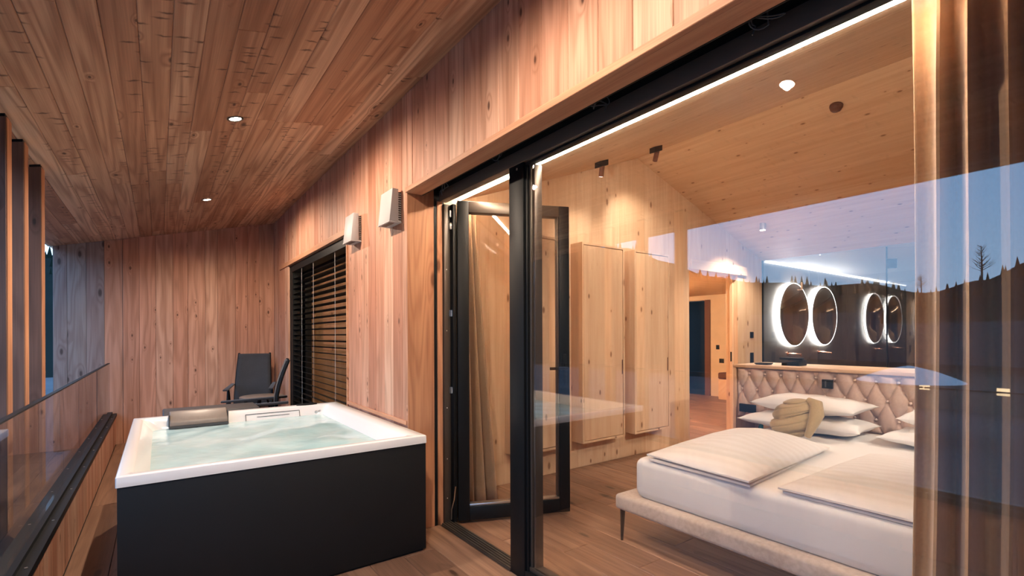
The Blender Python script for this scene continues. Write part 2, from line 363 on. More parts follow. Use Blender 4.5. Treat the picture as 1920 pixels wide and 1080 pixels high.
# ---- far wall of the terrace
wf = slab('wall_far', MB().prism([(-0.98, -0.02), (1.6, -0.02), (1.6, zc(1.6)+0.1), (-0.98, zc(-0.98)+0.1)], 'y', YF+0.022, YF+0.2), M['matt_black'], 'vertical larch board wall at the far end of the terrace', 'wall')
js = [-0.98, -0.859, -0.692, -0.529, -0.356, -0.197, -0.033, 0.143, 0.301, 0.488, 0.632, 0.837, 0.985, 1.129, XW]
for a_, b_ in zip(js[:-1], js[1:]):
    mt = M['larch_grey'] if b_ < -0.5 else M['larch_z']; off = 0.018 if b_ < -0.34 else 0
    za, zb_ = zc(a_)+0.015, zc(b_)+0.015; y0, y1 = YF-0.002+off, YF+0.026
    MB().hexa([(a_+.001,y0+.002,-.01),(b_-.001,y0+.002,-.01),(b_-.001,y1,-.01),(a_+.001,y1,-.01)], [(a_+.001,y0+.002,za),(b_-.001,y0+.002,zb_),(b_-.001,y1,zb_),(a_+.001,y1,za)]).build('board', mt, wf, bevel=0.002, seg=1)
# ---- facade wall
WIN0, WIN1, WINT = 4.235, 6.61, 2.176
fm = MB()
fm.box(XW+0.022, YR+0.022, 0, 1.60, WIN0, zc(XW)+0.1).box(XW+0.022, WIN1, 0, 1.60, YF, zc(XW)+0.1)
fm.box(XW+0.022, WIN0, WINT+0.02, 1.60, WIN1, zc(XW)+0.1).box(XW+0.022, YN, ZL+0.115, 1.63, YR+0.022, zc(XW)+0.1)
wr = slab('wall_right', fm, M['matt_black'], 'house wall clad in vertical reddish larch boards', 'wall')
cuts = sorted(set([YN] + [round(0.937+0.163*i, 4) for i in range(-20, 41)] + [YR, WIN0, WIN1, YF]))
cuts = [c_ for c_ in cuts if YN <= c_ <= YF]
cuts = [c_ for i, c_ in enumerate(cuts) if c_ in (YR, WIN0, WIN1, YF, YN) or all(abs(c_-q) > 0.035 for q in (YR, WIN0, WIN1, YF, YN))]
for a_, b_ in zip(cuts[:-1], cuts[1:]):
    lo = ZL+0.028 if b_ <= YR+.001 else (WINT+0.055 if WIN0-.001 <= a_ and b_ <= WIN1+.001 else 0.0)
    dx = random.choice((0, 0, 0, 0.0015, 0.003))
    board(wr, M['larch_z'], XW+dx, a_+.0005, lo, XW+0.024, b_-.0005, zc(XW)+0.012, '-x', 0.003)
# trims: lintel lip, soffit, jamb boards
def trim(n, mb, mat, label, bevel=0.002): return mb.build('trim_%d' % n, M[mat], kind='structure', label=label, cat='trim', bevel=bevel, seg=1)
trim(1, MB().box(XW-0.012, YN, ZL, XW+0.012, YR, ZL+0.032), 'larch_trim', 'larch lip board along the lower edge of the facade above the sliding door')
trim(2, MB().box(XW+0.012, YN, ZL, 1.425, YR, ZL+0.03), 'larch_trim', 'larch soffit board above the sliding door')
trim(3, MB().box(XW+0.001, YR, 0, 1.512, YR+0.022, ZL+0.06), 'larch_jamb', 'orange larch jamb board beside the terrace door')
trim(4, MB().box(1.537, YR, 0, 1.577, YR+0.022, ZL-0.02), 'larch_jamb', 'narrow larch strip between the black guide and the door frame')
trim(5, MB().box(XW-0.014, WIN0-0.055, WINT, XW+0.10, WIN1+0.5, WINT+0.055), 'larch_trim', 'larch lintel board above the window with the dark blind')
trim(6, MB().box(XW-0.010, YR+0.01, 0.708, XW+0.004, WIN0-0.02, 0.735), 'larch_trim', 'thin larch batten on the wall just above the hot tub')
trim(7, MB().box(XW-0.010, WIN0-0.024, 0.0, XW+0.16, WIN0, WINT), 'larch_trim', 'narrow larch edge board beside the window with the dark blind')
trim(8, MB().box(1.515, YR+0.003, 0, 1.534, YR+0.022, ZL-0.01), 'black', 'black blind guide rail in the larch jamb', 0)
trim(9, MB().box(1.426, YN, ZL+0.085, 1.56, YR, ZL+0.115).box(1.426, YN, ZL+0.0, 1.432, YR, ZL+0.09), 'matt_black', 'black blind box recess above the sliding door', 0)

# ---- big glazing: frame, post, pane
PY0, PY1 = 2.032, 2.160
gz = thing('window_1', (XG, 0.0, 0), 'tall fixed glass pane in a black frame in front of the bedroom', 'window', kind='structure')
MB().box(1.555, PY0, 0, 1.640, PY1, ZL-0.02).build('post', M['black'], gz, bevel=0.003)
MB().box(1.550, YN, 2.212, 1.606, YR, 2.283).build('head_rail', M['bronze_lit'], gz, bevel=0.003)
MB().box(1.558, YN, 2.284, 1.66, YR, ZL+0.114).build('head_panel', M['matt_black'], gz)
MB().box(1.570, YN, 2.200, 1.612, PY0, 2.2115).build('head_bead', M['black'], gz, bevel=0.003)
MB().box(1.555, YN, 0, 1.650, PY0-0.001, 0.055).build('bottom_rail', M['black'], gz, bevel=0.004)
MB().box(1.572, YN, 0.056, 1.635, PY0-0.02, 0.078).build('bottom_bead', M['bronze'], gz, bevel=0.002)
for i, (a_, b_) in enumerate(((2.012, 2.031), (1.994, 2.010), (1.978, 1.992))):
    MB().box(1.566+0.012*i, a_, 0.05, 1.640, b_, ZL-0.04).build('side_bead', M['bronze'] if i else M['black'], gz, bevel=0.002)
MB().box(1.580, YN+0.02, 0.078, 1.588, 1.980, 2.202).build('pane', M['pane'], gz)
MB().cyl((1.553, 2.085, 2.188), (1.556, 2.085, 2.188), 0.007).build('bolt', M['silver'], gz)
# fixed side frame with hinges and the threshold
fr = thing('door_frame', (1.62, YR-0.02, 0), 'black door frame with steel hinges beside the larch jamb', 'door frame', kind='structure')
MB().box(1.579, YR-0.02, 0, 1.628, YR+0.02, ZL-0.036).build('jamb', M['bronze'], fr, bevel=0.003)
MB().box(1.629, YR-0.055, 0, 1.655, YR+0.02, ZL-0.036).build('rebate', M['black'], fr, bevel=0.003)
for zz in (0.18, 0.45, 0.80, 1.33, 1.75):
    MB().cyl((1.597, YR-0.0215, zz), (1.597, YR-0.019, zz), 0.004).build('screw', M['silver'], fr)
for zz in (0.80+0.12, 1.45, 2.05, 2.135):
    MB().box(1.617, YR-0.034, zz-0.022, 1.634, YR-0.018, zz+0.022).cyl((1.631, YR-0.034, zz-0.022), (1.631, YR-0.034, zz+0.022), 0.005, n=8).build('hinge', M['silver'], fr, bevel=0.001, seg=1)
MB().tube([(1.622, YR-0.03, 0.03), (1.622, YR-0.034, 0.10), (1.630, YR-0.055, 0.17), (1.640, YR-0.058, 0.26)], 0.004, 6).build('stay_rod', M['silver'], fr, smooth=True)
th = MB()
th.box(1.552, PY1, 0.0, 1.652, YR-0.02, 0.010)
for i in range(5): th.box(1.556+0.019*i, PY1, 0.010, 1.567+0.019*i, YR-0.02, 0.018)
th.build('trim_10', M['bronze'], kind='structure', label='ribbed dark metal threshold track of the terrace door', cat='threshold')
# ---- swung-in door leaf
H0 = Vector((1.668, 2.935, 0)); H1 = Vector((2.410, 2.617, 0)); LW = (H1-H0).length
lf = thing('door_1', H0, 'black framed glass door leaf swung open into the bedroom', 'door', rz=math.atan2(H1.y-H0.y, H1.x-H0.x), kind='structure')
zt, st = ZL-0.012, 0.078
MB().box(0, -0.035, 0.022, st, 0.035, zt).build('stile', M['black'], lf, world=False, bevel=0.004)
MB().box(LW-st, -0.035, 0.022, LW, 0.035, zt).build('stile', M['black'], lf, world=False, bevel=0.004)
MB().box(st, -0.035, zt-0.078, LW-st, 0.035, zt).build('top_rail', M['bronze'], lf, world=False, bevel=0.004)
MB().box(st, -0.035, 0.022, LW-st, 0.035, 0.115).build('bottom_rail', M['black'], lf, world=False, bevel=0.004)
MB().box(st, -0.026, 0.116, LW-st, 0.026, 0.132).build('glazing_bead', M['silver'], lf, world=False, bevel=0.003)
MB().box(LW-st-0.012, -0.026, 0.133, LW-st-0.0005, 0.026, zt-0.079).build('glazing_bead', M['bronze'], lf, world=False, bevel=0.002)
MB().box(st-0.005, -0.005, 0.12, LW-st+0.005, 0.005, zt-0.07).build('pane', M['clear'], lf, world=False)
hd = MB().box(LW-0.053, -0.047, 0.93, LW-0.027, -0.035, 1.16).build('handle_plate', M['black'], lf, world=False, bevel=0.003)
MB().cyl((LW-0.04, -0.045, 1.06), (LW-0.04, -0.085, 1.06), 0.009).box(LW-0.165, -0.093, 1.050, LW-0.032, -0.078, 1.070).build('lever', M['black'], lf, world=False, bevel=0.002)
# cable loops under the blind box
M['cable'] = plain('grey_cable', (0.10, 0.11, 0.12), 0.4)
for i, (yy, zz) in enumerate(((0.736, 2.262), (1.426, 2.272), (2.20, 2.285), (2.80, 2.262))):
    pts = [(1.50+0.012*math.cos(t*3.1+i), yy+(0.05-0.006*i)*math.sin(t*2.1+i*1.7), zz-0.016*math.cos(t*2.6+i)-0.006*math.sin(t*5)) for t in [q*0.14 for q in range(30)]]
    pts.append((1.50, pts[-1][1]+0.004, pts[-1][2]-0.03))
    MB().tube([(1.50, yy, ZL+0.085)] + pts, 0.0024, 6).build('cable_loop', M['cable'], smooth=True, label='thin grey cable loop hanging under the blind box, %s' % ('nearest the curtain', 'second from the curtain', 'just above the black post', 'at the corner by the door jamb')[i], cat='cable', group='cable loops')

# ---- window with venetian blind and the room behind it
w2 = thing('window_2', (1.5, (WIN0+WIN1)/2, 0), 'dark framed window behind a black venetian blind', 'window', kind='structure')
MB().box(1.50, WIN0, 0, 1.57, WIN0+0.09, WINT).build('frame', M['black'], w2)
MB().box(1.50, WIN1-0.09, 0, 1.57, WIN1, WINT).build('frame', M['black'], w2)
MB().box(1.50, WIN0+0.09, WINT-0.09, 1.57, WIN1-0.09, WINT+0.02).build('frame', M['black'], w2)
MB().box(1.50, WIN0+0.09, 0, 1.57, WIN1-0.09, 0.08).build('frame', M['black'], w2)
MB().box(1.53, WIN0+0.09, 0.08, 1.537, WIN1-0.09, WINT-0.09).build('pane', M['clear'], w2)
bl = thing('venetian_blind', (1.42, (WIN0+WIN1)/2, 0), 'black metal venetian blind half open in the facade window', 'blind')
MB().box(XW+0.03, WIN1-0.10, 0.0, XW+0.12, WIN1-0.012, WINT-0.002).build('guide_rail', M['black'], bl)
MB().box(XW+0.03, WIN0+0.002, 0.0, XW+0.12, WIN0+0.085, WINT-0.002).build('guide_rail', M['black'], bl)
MB().box(XW+0.02, WIN0+0.085, WINT-0.085, XW+0.13, WIN1-0.10, WINT-0.003).build('top_box', M['black'], bl)
sl_me = None; nsl = 0; zz = 0.10
while zz < WINT-0.11:
    if sl_me is None:
        def sfn(u, v_):
            s_ = (u-0.5)*0.075; return (s_*0.995, (v_-0.5)*(WIN1-WIN0-0.19), 0.006*math.cos(PI*(u-0.5)))
        o = MB().grid(sfn, 6, 2).build('slat', M['black'], bl, org=(0,0,0)); sl_me = o.data
        md = None
        bm = bmesh.new(); bm.from_mesh(sl_me); bmesh.ops.solidify(bm, geom=bm.faces[:], thickness=0.0012); bm.to_mesh(sl_me); bm.free()
        o.location = Vector((XW+0.075, (WIN0+WIN1)/2-0.0, zz)) - bl.location
    else: o = place(sl_me, 'slat', (XW+0.075, (WIN0+WIN1)/2, zz), bl)
    o.rotation_euler = (0, math.radians(9 if zz > 1.25 else 14), 0)
    zz += 0.0635; nsl += 1
for yy in (6.05, 5.52, 4.72):
    MB().cyl((XW+0.036, yy, 0.08), (XW+0.036, yy, WINT-0.08), 0.0013, n=6).build('cord', M['white'], bl)

# ---- bedroom and rooms behind
gb = MB()
gb.prism([(1.60, -0.02), (5.15, -0.02), (5.15, zb(5.15)+.05), (RX, RZ+.05), (1.60, zb(1.60)+.05)], 'y', YB+0.02, YB+0.165)
gb.prism([(5.15, 2.08), (6.24, 2.08), (6.24, zb(6.24)+.05), (5.15, zb(5.15)+.05)], 'y', YB+0.02, YB+0.165)
gb.prism([(6.24, -0.02), (6.89, -0.02), (6.89, zb(6.89)+.05), (6.24, zb(6.24)+.05)], 'y', YB+0.02, YB+0.165)
wb = slab('wall_bedroom', gb, M['spruce_z'], 'pale spruce gable wall of the bedroom with a doorway', 'wall')
xs_ = [1.66 + 0.2053*i for i in range(18)]; xs_[-1] = 5.15
def gboard(a_, b_, lo):
    zt0, zt1 = zb(a_)+0.03, zb(b_)+0.03
    if a_ < RX < b_:
        gboard(a_, RX, lo); gboard(RX, b_, lo); return
    MB().hexa([(a_+.0003,YB,lo),(b_-.0003,YB,lo),(b_-.0003,YB+.022,lo),(a_+.0003,YB+.022,lo)], [(a_+.0003,YB,zt0),(b_-.0003,YB,zt1),(b_-.0003,YB+.022,zt1),(a_+.0003,YB+.022,zt0)]).build('board', M['spruce_z'], wb)
for a_, b_ in zip(xs_[:-1], xs_[1:]): gboard(a_, b_, 0)
for a_, b_ in ((5.15, 5.42), (5.42, 5.69), (5.69, 5.96), (5.96, 6.24)): gboard(a_, b_, 2.08)
for a_, b_ in ((6.24, 6.46), (6.46, 6.67), (6.67, 6.88)): gboard(a_, b_, 0)
trim(11, MB().box(5.152, YB-0.035, 2.08, 6.42, YB-0.001, 2.20), 'spruce_x', 'spruce lintel beam over the bedroom doorway')
slab('wall_bedroom_left', MB().box(1.60, YR+0.022, -0.02, 1.72, YB+0.02, 2.35), M['spruce_z'], 'short spruce wall in the corner behind the drawn curtain', 'wall')
slab('wall_near', MB().box(1.318, YN-0.2, -0.3, 12.2, YN, 3.6), M['spruce_z'], 'spruce wall at the near end of the bedroom', 'wall')
slab('wall_terrace_near', MB().box(-0.6, YN-0.2, -0.3, 1.318, YN, 2.95), M['larch_z'], 'larch wall at the near end of the terrace', 'wall')
slab('wall_bathroom_end', MB().box(12.0, YN, -0.02, 12.2, YB+0.165, 2.7), M['stone'], 'dark stone wall at the far end of the bathroom', 'wall')
def roof(nm, xa, xb, n, label):
    core = slab(nm, MB().prism([(xa, zb(xa+1e-6)+0.022), (xb, zb(xb-1e-6 if xb > RX else xb-1e-6)+0.022), (xb, zb(xb-1e-6)+0.3), (xa, zb(xa+1e-6)+0.3)], 'y', YN-0.1, YB+0.165), M['spruce_y'], label, 'ceiling')
    s_ = (zb(xb-1e-6)-zb(xa+1e-6))/(xb-xa); an = math.atan(s_); wd = (xb-xa)/n
    for i in range(n):
        xm = xa + wd*(i+.5); zm = zb(xa+1e-6) + s_*(xm-xa)
        o = board(core, M['spruce_y'], -wd/math.cos(an)/2+.0003, -(YB-YN)/2, -0.011, wd/math.cos(an)/2-.0003, (YB-YN)/2, 0.011, '-z', 0.0006)
        o.rotation_euler = (0, -an, 0); o.location = Vector((xm, (YB+YN)/2, zm+0.011)) - core.location
roof('ceiling_bedroom_left', 1.64, RX, 10, 'spruce ceiling slope rising from the glass front to the ridge')
roof('ceiling_bedroom_right', RX, 6.90, 10, 'spruce ceiling slope falling from the ridge to the bathroom')
slab('ceiling_bathroom', MB().box(6.905, YN, 2.335, 12.2, YB+0.165, 2.55), M['plaster'], 'white bathroom ceiling behind the glass', 'ceiling')
# bathroom stone wall with mirrors
ws = slab('wall_bathroom', MB().box(6.90, YB+0.02, -0.02, 12.0, YB+0.165, 2.34), M['stone'], 'dark brown stone bathroom wall with two round mirrors', 'wall')
for a_, b_ in ((6.90, 8.38), (8.38, 9.86), (9.86, 12.0)): MB().box(a_+.001, YB, 0, b_-.001, YB+.021, 2.333).build('stone_slab', M['stone'], ws, bevel=0.002, seg=1)
MB().box(6.95, YB-0.03, 2.312, 11.9, YB-0.008, 2.328).build('light_strip', M['ledc'], label='white light strip where the bathroom ceiling meets the stone wall', cat='light strip')
for i, cx in enumerate((7.77, 8.83)):
    mi = thing('round_mirror', (cx, YB, 1.588), 'round backlit mirror %s' % ('nearer the doorway, first on the dark stone wall', 'second on the dark stone wall, right of the first')[i], 'mirror', 'round mirrors in the bathroom')
    R_ = 0.47
    MB().lathe([(0.0, -0.052), (R_-0.006, -0.052), (R_, -0.049), (R_, -0.038), (0.0, -0.038)], 64, (cx, YB, 1.588), 'y').build('mirror_disc', M['mirror'], mi, smooth=True)
    MB().lathe([(R_-0.07, -0.0375), (R_-0.07, -0.002), (0, -0.002)], 48, (cx, YB, 1.588), 'y').build('mount', M['matt_black'], mi)
    MB().lathe([(R_-0.05, -0.030), (R_+0.006, -0.030), (R_+0.006, -0.020), (R_-0.05, -0.020), (R_-0.05, -0.030)], 64, (cx, YB, 1.588), 'y').build('light_ring', M['ledw'], mi)
    MB().lathe([(R_+.0005, -0.051), (R_+.009, -0.050), (R_+.009, -0.043), (R_+.0005, -0.043)], 64, (cx, YB, 1.588), 'y').build('lit_rim', M['ledrim'], mi, smooth=True)
    fa = thing('wall_faucet', (cx-0.12, YB, 1.0), 'copper wall faucet under the %s round mirror' % ('first', 'second')[i], 'faucet', 'copper faucets')
    MB().lathe([(0, -0.012), (0.03, -0.012), (0.03, -0.0005), (0, -0.0005)], 20, (cx-0.14, YB, 1.0), 'y').build('rosette', M['copper'], fa, smooth=True)
    MB().cyl((cx-0.14, YB-0.01, 1.0), (cx-0.14, YB-0.20, 0.995), 0.011, n=12).cyl((cx-0.14, YB-0.192, 0.998), (cx-0.14, YB-0.192, 0.97), 0.010).build('spout', M['copper'], fa, smooth=True)
    MB().lathe([(0, -0.05), (0.016, -0.05), (0.016, -0.0005), (0, -0.0005)], 16, (cx-0.03, YB, 1.0), 'y').cyl((cx-0.03, YB-0.045, 1.0), (cx+0.05, YB-0.05, 1.0), 0.006).build('lever', M['copper'], fa, smooth=True)
# bathroom glass partition and shower screen
gp = thing('glass_partition', (6.892, 2.7, 0), 'frameless glass partition between the bedroom and the bathroom', 'partition')
for a_, b_ in ((2.74, YB-0.012), (2.015, 2.735)): MB().box(6.888, a_, 0.01, 6.898, b_, 2.315).build('pane', M['clear'], gp)
MB().box(6.880, YB-0.014, 0, 6.906, YB-0.001, 2.33).build('edge_profile', M['black'], gp)
for a_ in (2.0,): MB().box(6.887, a_-0.0, 0.01, 6.899, a_+0.012, 2.315).build('edge_profile', M['black'], gp)
MB().box(6.880, 2.92, 1.88, 6.887, 2.94, 1.98).box(6.880, 2.94, 1.88, 6.887, 2.985, 1.888).build('clip', M['silver'], gp)
gd = thing('glass_door', (6.893, 1.995, 0), 'frameless glass bathroom door standing ajar on black hinges', 'door', rz=math.radians(-52))
MB().box(0.0, -0.005, 0.01, 0.80, 0.005, 2.30).build('pane', M['clear'], gd, world=False)
MB().box(-0.01, -0.009, 2.06, 0.09, 0.009, 2.17).build('hinge', M['black'], gd, world=False, bevel=0.002)
MB().box(-0.01, -0.009, 0.25, 0.09, 0.009, 0.36).build('hinge', M['black'], gd, world=False, bevel=0.002)
ss = thing('shower_screen', (9.95, 2.2, 0), 'reflecting glass shower screen standing across the bathroom', 'screen')
MB().box(9.945, 0.6, 0.01, 9.957, YB-0.002, 2.32).build('pane', M['pane'], ss)
MB().box(9.944, 0.59, 0.0, 9.958, 0.602, 2.325).build('edge_profile', M['black'], ss)
# corridor beyond the doorway
cr = MB()
cr.box(9.40, YB+0.17, -0.02, 9.6, 5.86, 2.2).box(9.40, 6.55, -0.02, 9.6, 7.5, 2.2).box(9.40, 5.86, 2.02, 9.6, 6.55, 2.2)
slab('wall_corridor', cr, M['wallgrey'], 'loam plaster wall of the corridor beyond the doorway', 'wall')
slab('wall_corridor_back', MB().box(4.9, 7.3, -0.02, 9.6, 7.5, 2.4), M['wallgrey'], 'back wall of the corridor room', 'wall')
slab('wall_corridor_left', MB().box(4.86, YB+0.165, -0.02, 5.0, 7.3, 2.6), M['spruce_z'], 'spruce wall between the corridor and the room with the blind', 'wall')
slab('ceiling_corridor', MB().box(4.9, YB+0.165, 2.12, 10.6, 7.5, 2.3), M['spruce_x'], 'spruce ceiling of the corridor', 'ceiling')
slab('wall_closet', MB().box(10.4, 5.6, -0.02, 10.6, 7.5, 2.2), M['panel'], 'dark wall of the small room beyond the corridor', 'wall')
MB().box(9.375, 5.80, 0, 9.42, 5.92, 2.02).build('trim_12', M['brown'], kind='structure', label='dark brown door casing in the corridor', cat='trim')
MB().box(9.39, 6.50, 0, 9.42, 6.56, 2.02).build('trim_13', M['brown'], kind='structure', label='dark brown casing on the far side of the corridor door', cat='trim')
for zz in (0.98, 0.70): MB().box(9.388, 5.60 if zz > .9 else 5.50, zz, 9.3995, 5.67 if zz > .9 else 5.60, zz+0.09).build('wall_switch', M['black'], bevel=0.002, label='black switch on the corridor wall, %s' % ('upper' if zz > .9 else 'lower'), cat='switch', group='corridor switches')
bc = thing('corridor_bench', (9.2, 5.0, 0), 'low box bench with a brown cushion in the corridor', 'bench')
MB().box(9.02, 4.1, 0, 9.395, 5.40, 0.40).build('box', M['spruce_x'], bc, bevel=0.004)
MB().box(9.01, 4.1, 0.402, 9.395, 5.41, 0.53).build('cushion', M['brown'], bc, bevel=0.03, seg=3)
# sliding door leaf of the doorway in its pocket
sd = thing('door_2', (6.25, YB+0.09, 0), 'spruce sliding door pushed into its wall pocket', 'door', kind='structure')
MB().box(6.215, YB+0.06, 0.02, 6.90, YB+0.10, 2.075).build('leaf', M['spruce_z'], sd)
MB().box(6.2125, YB+0.07, 0.93, 6.2155, YB+0.09, 1.06).build('pull', M['black'], sd)
# switches on the gable wall
for zz, hh in ((1.285, 0.085), (0.962, 0.16)):
    sw = MB().box(6.55, YB-0.011, zz-hh/2, 6.635, YB-0.0005, zz+hh/2).build('wall_switch', M['black'], bevel=0.003, label='%s on the spruce wall right of the doorway' % ('square black switch, the upper one,' if hh < .1 else 'tall black double switch, the lower one,'), cat='switch')
# room behind the blind
slab('wall_study', MB().box(3.9, YB+0.165, -0.02, 4.86, 7.75, 2.6).box(1.6, YF, -0.02, 4.0, 7.75, 2.6), M['spruce_z'], 'spruce walls of the lit room behind the blind', 'wall')
slab('ceiling_study', MB().box(1.58, YB+0.165, 2.4, 4.9, 7.75, 2.6), M['spruce_y'], 'ceiling of the room behind the blind', 'ceiling')
# ------------------------------------------------------------------ terrace edge
XP = -0.427
pr = slab('wall_parapet', MB().box(-0.58, YN, -0.3, XP-0.02, YF, 0.335), M['matt_black'], 'low parapet clad in larch boards below the glass balustrade', 'wall')
y = YN; 
while y < YF-0.01:
    ye = min(y+0.1205, YF); board(pr, M['larch_z'], XP-0.022, y+.0005, 0.0, XP, ye-.0005, 0.338, '+x', 0.002); y = ye
ba = thing('glass_balustrade', (-0.48, 2.5, 0.34), 'frameless glass balustrade in a black base rail along the terrace edge', 'balustrade')
rp = [(-0.585, 0.340), (XP+0.012, 0.340), (XP+0.012, 0.372), (XP-0.028, 0.372), (XP-0.028, 0.392), (-0.53, 0.392), (-0.53, 0.372), (-0.585, 0.372)]
MB().prism(rp, 'y', YN, YF-0.002).build('base_rail', M['black'], ba)
for a_, b_ in ((YN+0.02, -0.70), (-0.69, 0.88), (0.89, 2.45), (2.46, 4.03), (4.04, 5.61), (5.62, YF-0.06)):
    pn = MB().box(-0.494, a_, 0.393, -0.478, b_, 0.975).build('pane', M['rail_glass'], ba)
    MB().box(-0.497, a_, 0.9755, -0.475, b_, 0.983).build('edge_cap', M['black'], pn)
for i in range(14): MB().cyl((XP-0.008, -1.0+0.62*i, 0.372), (XP-0.008, -1.0+0.62*i, 0.3745), 0.006, n=8).build('screw', M['silver'], ba)
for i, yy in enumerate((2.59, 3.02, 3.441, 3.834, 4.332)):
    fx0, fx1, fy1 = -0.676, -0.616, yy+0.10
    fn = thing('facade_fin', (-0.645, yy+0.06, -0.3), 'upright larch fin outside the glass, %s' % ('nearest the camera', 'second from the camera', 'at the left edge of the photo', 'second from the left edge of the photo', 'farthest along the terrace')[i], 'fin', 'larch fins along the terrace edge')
    MB().hexa([(fx0,yy,-.3),(fx1,yy,-.3),(fx1,fy1,-.3),(fx0,fy1,-.3)], [(fx0,yy,zc(fx0)-.016),(fx1,yy,zc(fx1)-.016),(fx1,fy1,zc(fx1)-.016),(fx0,fy1,zc(fx0)-.016)]).build('plank', M['larch_fin_shade'], fn, bevel=0.002, seg=1)
    MB().box(fx1+.0003, yy+.004, -.3, fx1+.004, fy1-.004, zc(fx1)-.018).build('edge_strip', M['larch_jamb'], fn)  # added strip: bright larch colour stands in for light on the inner side
    MB().hexa([(fx0+.004,yy+.004,zc(fx0)-.0155),(fx1-.004,yy+.004,zc(fx1)-.0155),(fx1-.004,fy1-.004,zc(fx1)-.0155),(fx0+.004,fy1-.004,zc(fx0)-.0155)], [(fx0+.004,yy+.004,zc(fx0)),(fx1-.004,yy+.004,zc(fx1)),(fx1-.004,fy1-.004,zc(fx1)),(fx0+.004,fy1-.004,zc(fx0))]).build('top_shoe', M['black'], fn)
slab('floor_edge', MB().box(-1.0, YN, -0.45, -0.58, YF+0.2, -0.30), M['matt_black'], 'dark edge of the terrace slab outside the glass', 'floor')

# ------------------------------------------------------------------ hot tub
TX0, TX1, TY0, TY1, TZ = -0.155, 1.306, 2.674, 4.525, 0.695
tb = thing('hot_tub', ((TX0+TX1)/2, (TY0+TY1)/2, 0), 'square white hot tub filled with pale water in a black cabinet', 'hot tub')
RH = 0.047
for nm, bx in (('front_panel', (TX0+.006, TY0+.006, .012, TX1-.004, TY0+.028, TZ-RH)), ('back_panel', (TX0+.006, TY1-.028, .012, TX1-.004, TY1-.006, TZ-RH)),
               ('side_panel', (TX0+.006, TY0+.0285, .012, TX0+.028, TY1-.0285, TZ-RH)), ('side_panel', (TX1-.026, TY0+.0285, .012, TX1-.004, TY1-.0285, TZ-RH))):
    MB().box(*bx).build(nm, M['panel'], tb, bevel=0.002)
MB().box(TX0+.02, TY0+.02, 0, TX1-.02, TY1-.02, 0.011).build('base_profile', M['black'], tb)
# shell: rim, inner walls, floor as nested rounded-rectangle rings
def rr(x0, y0, x1, y1, r, z, n=7):
    pts = []
    for cx, cy, a0 in ((x1-r, y1-r, 0), (x0+r, y1-r, 90), (x0+r, y0+r, 180), (x1-r, y0+r, 270)):
        for i in range(n):
            a = math.radians(a0 + 90*i/(n-1)); pts.append((cx+r*math.cos(a), cy+r*math.sin(a), z))
    return pts
def rings(lst, cap_last=True):
    mb = MB(); vs = [p for L in lst for p in L]; n = len(lst[0]); fs = []
    for i in range(len(lst)-1):
        for k_ in range(n): fs.append((i*n+k_, i*n+(k_+1) % n, (i+1)*n+(k_+1) % n, (i+1)*n+k_))
    if cap_last: fs.append(tuple(range((len(lst)-1)*n, len(lst)*n)))
    return mb.add(vs, fs)
WZ = 0.615
shell = rings([rr(TX0+.02, TY0+.02, TX1-.02, TY1-.02, .005, TZ-RH+.001), rr(TX0, TY0, TX1, TY1, .006, TZ-RH+.001), rr(TX0, TY0, TX1, TY1, .008, TZ-.004), rr(TX0+.004, TY0+.004, TX1-.004, TY1-.004, .008, TZ),
   rr(TX0+.052, TY0+.05, TX1-.095, TY1-.085, .03, TZ+.0), rr(TX0+.060, TY0+.058, TX1-.105, TY1-.095, .04, TZ-.012), rr(TX0+.115, TY0+.10, TX1-.16, TY1-.125, .07, WZ), rr(TX0+.20, TY0+.2, TX1-.25, TY1-.2, .1, 0.25), ])
shell.build('shell', M['acrylic'], tb, smooth=True)
def wfn(u, v_):
    x_ = TX0+.112 + u*(TX1-.157-TX0-.112); y_ = TY0+.097 + v_*(TY1-.122-TY0-.097)
    e = min(u, 1-u, v_, 1-v_)*8; e = min(1, e)
    return (x_, y_, WZ + e*(0.004*math.sin(7*x_+3*math.sin(4*y_)) + 0.003*math.sin(9*y_+2*math.sin(5*x_)) + 0.002*math.sin(23*x_-17*y_)))
MB().grid(wfn, 60, 70).build('water', M['water'], tb, smooth=True)
# headrest on the far rim, left
hr = MB()
hx0, hx1 = 0.06, 0.43; hy = TY1-0.155
hr.prism([(hy-.028, WZ+.018), (hy+.005, WZ+.012), (hy+.11, TZ+.012), (hy+.10, TZ+.040), (hy+.055, TZ+.028), (hy-.020, WZ+.050)], 'x', hx0, hx1)
hp = hr.build('headrest', M['pad'], tb, bevel=0.008, seg=3, label='grey brown vinyl headrest')
MB().box(hx0-.004, hy-.035, WZ+.004, hx1+.004, hy-.018, WZ+.022).box(hx0-.006, hy+.0, WZ+.012, hx0-.001, hy+.10, TZ+.02).box(hx1+.001, hy+.0, WZ+.012, hx1+.006, hy+.10, TZ+.02).build('edge_strip', M['paddark'], hp)
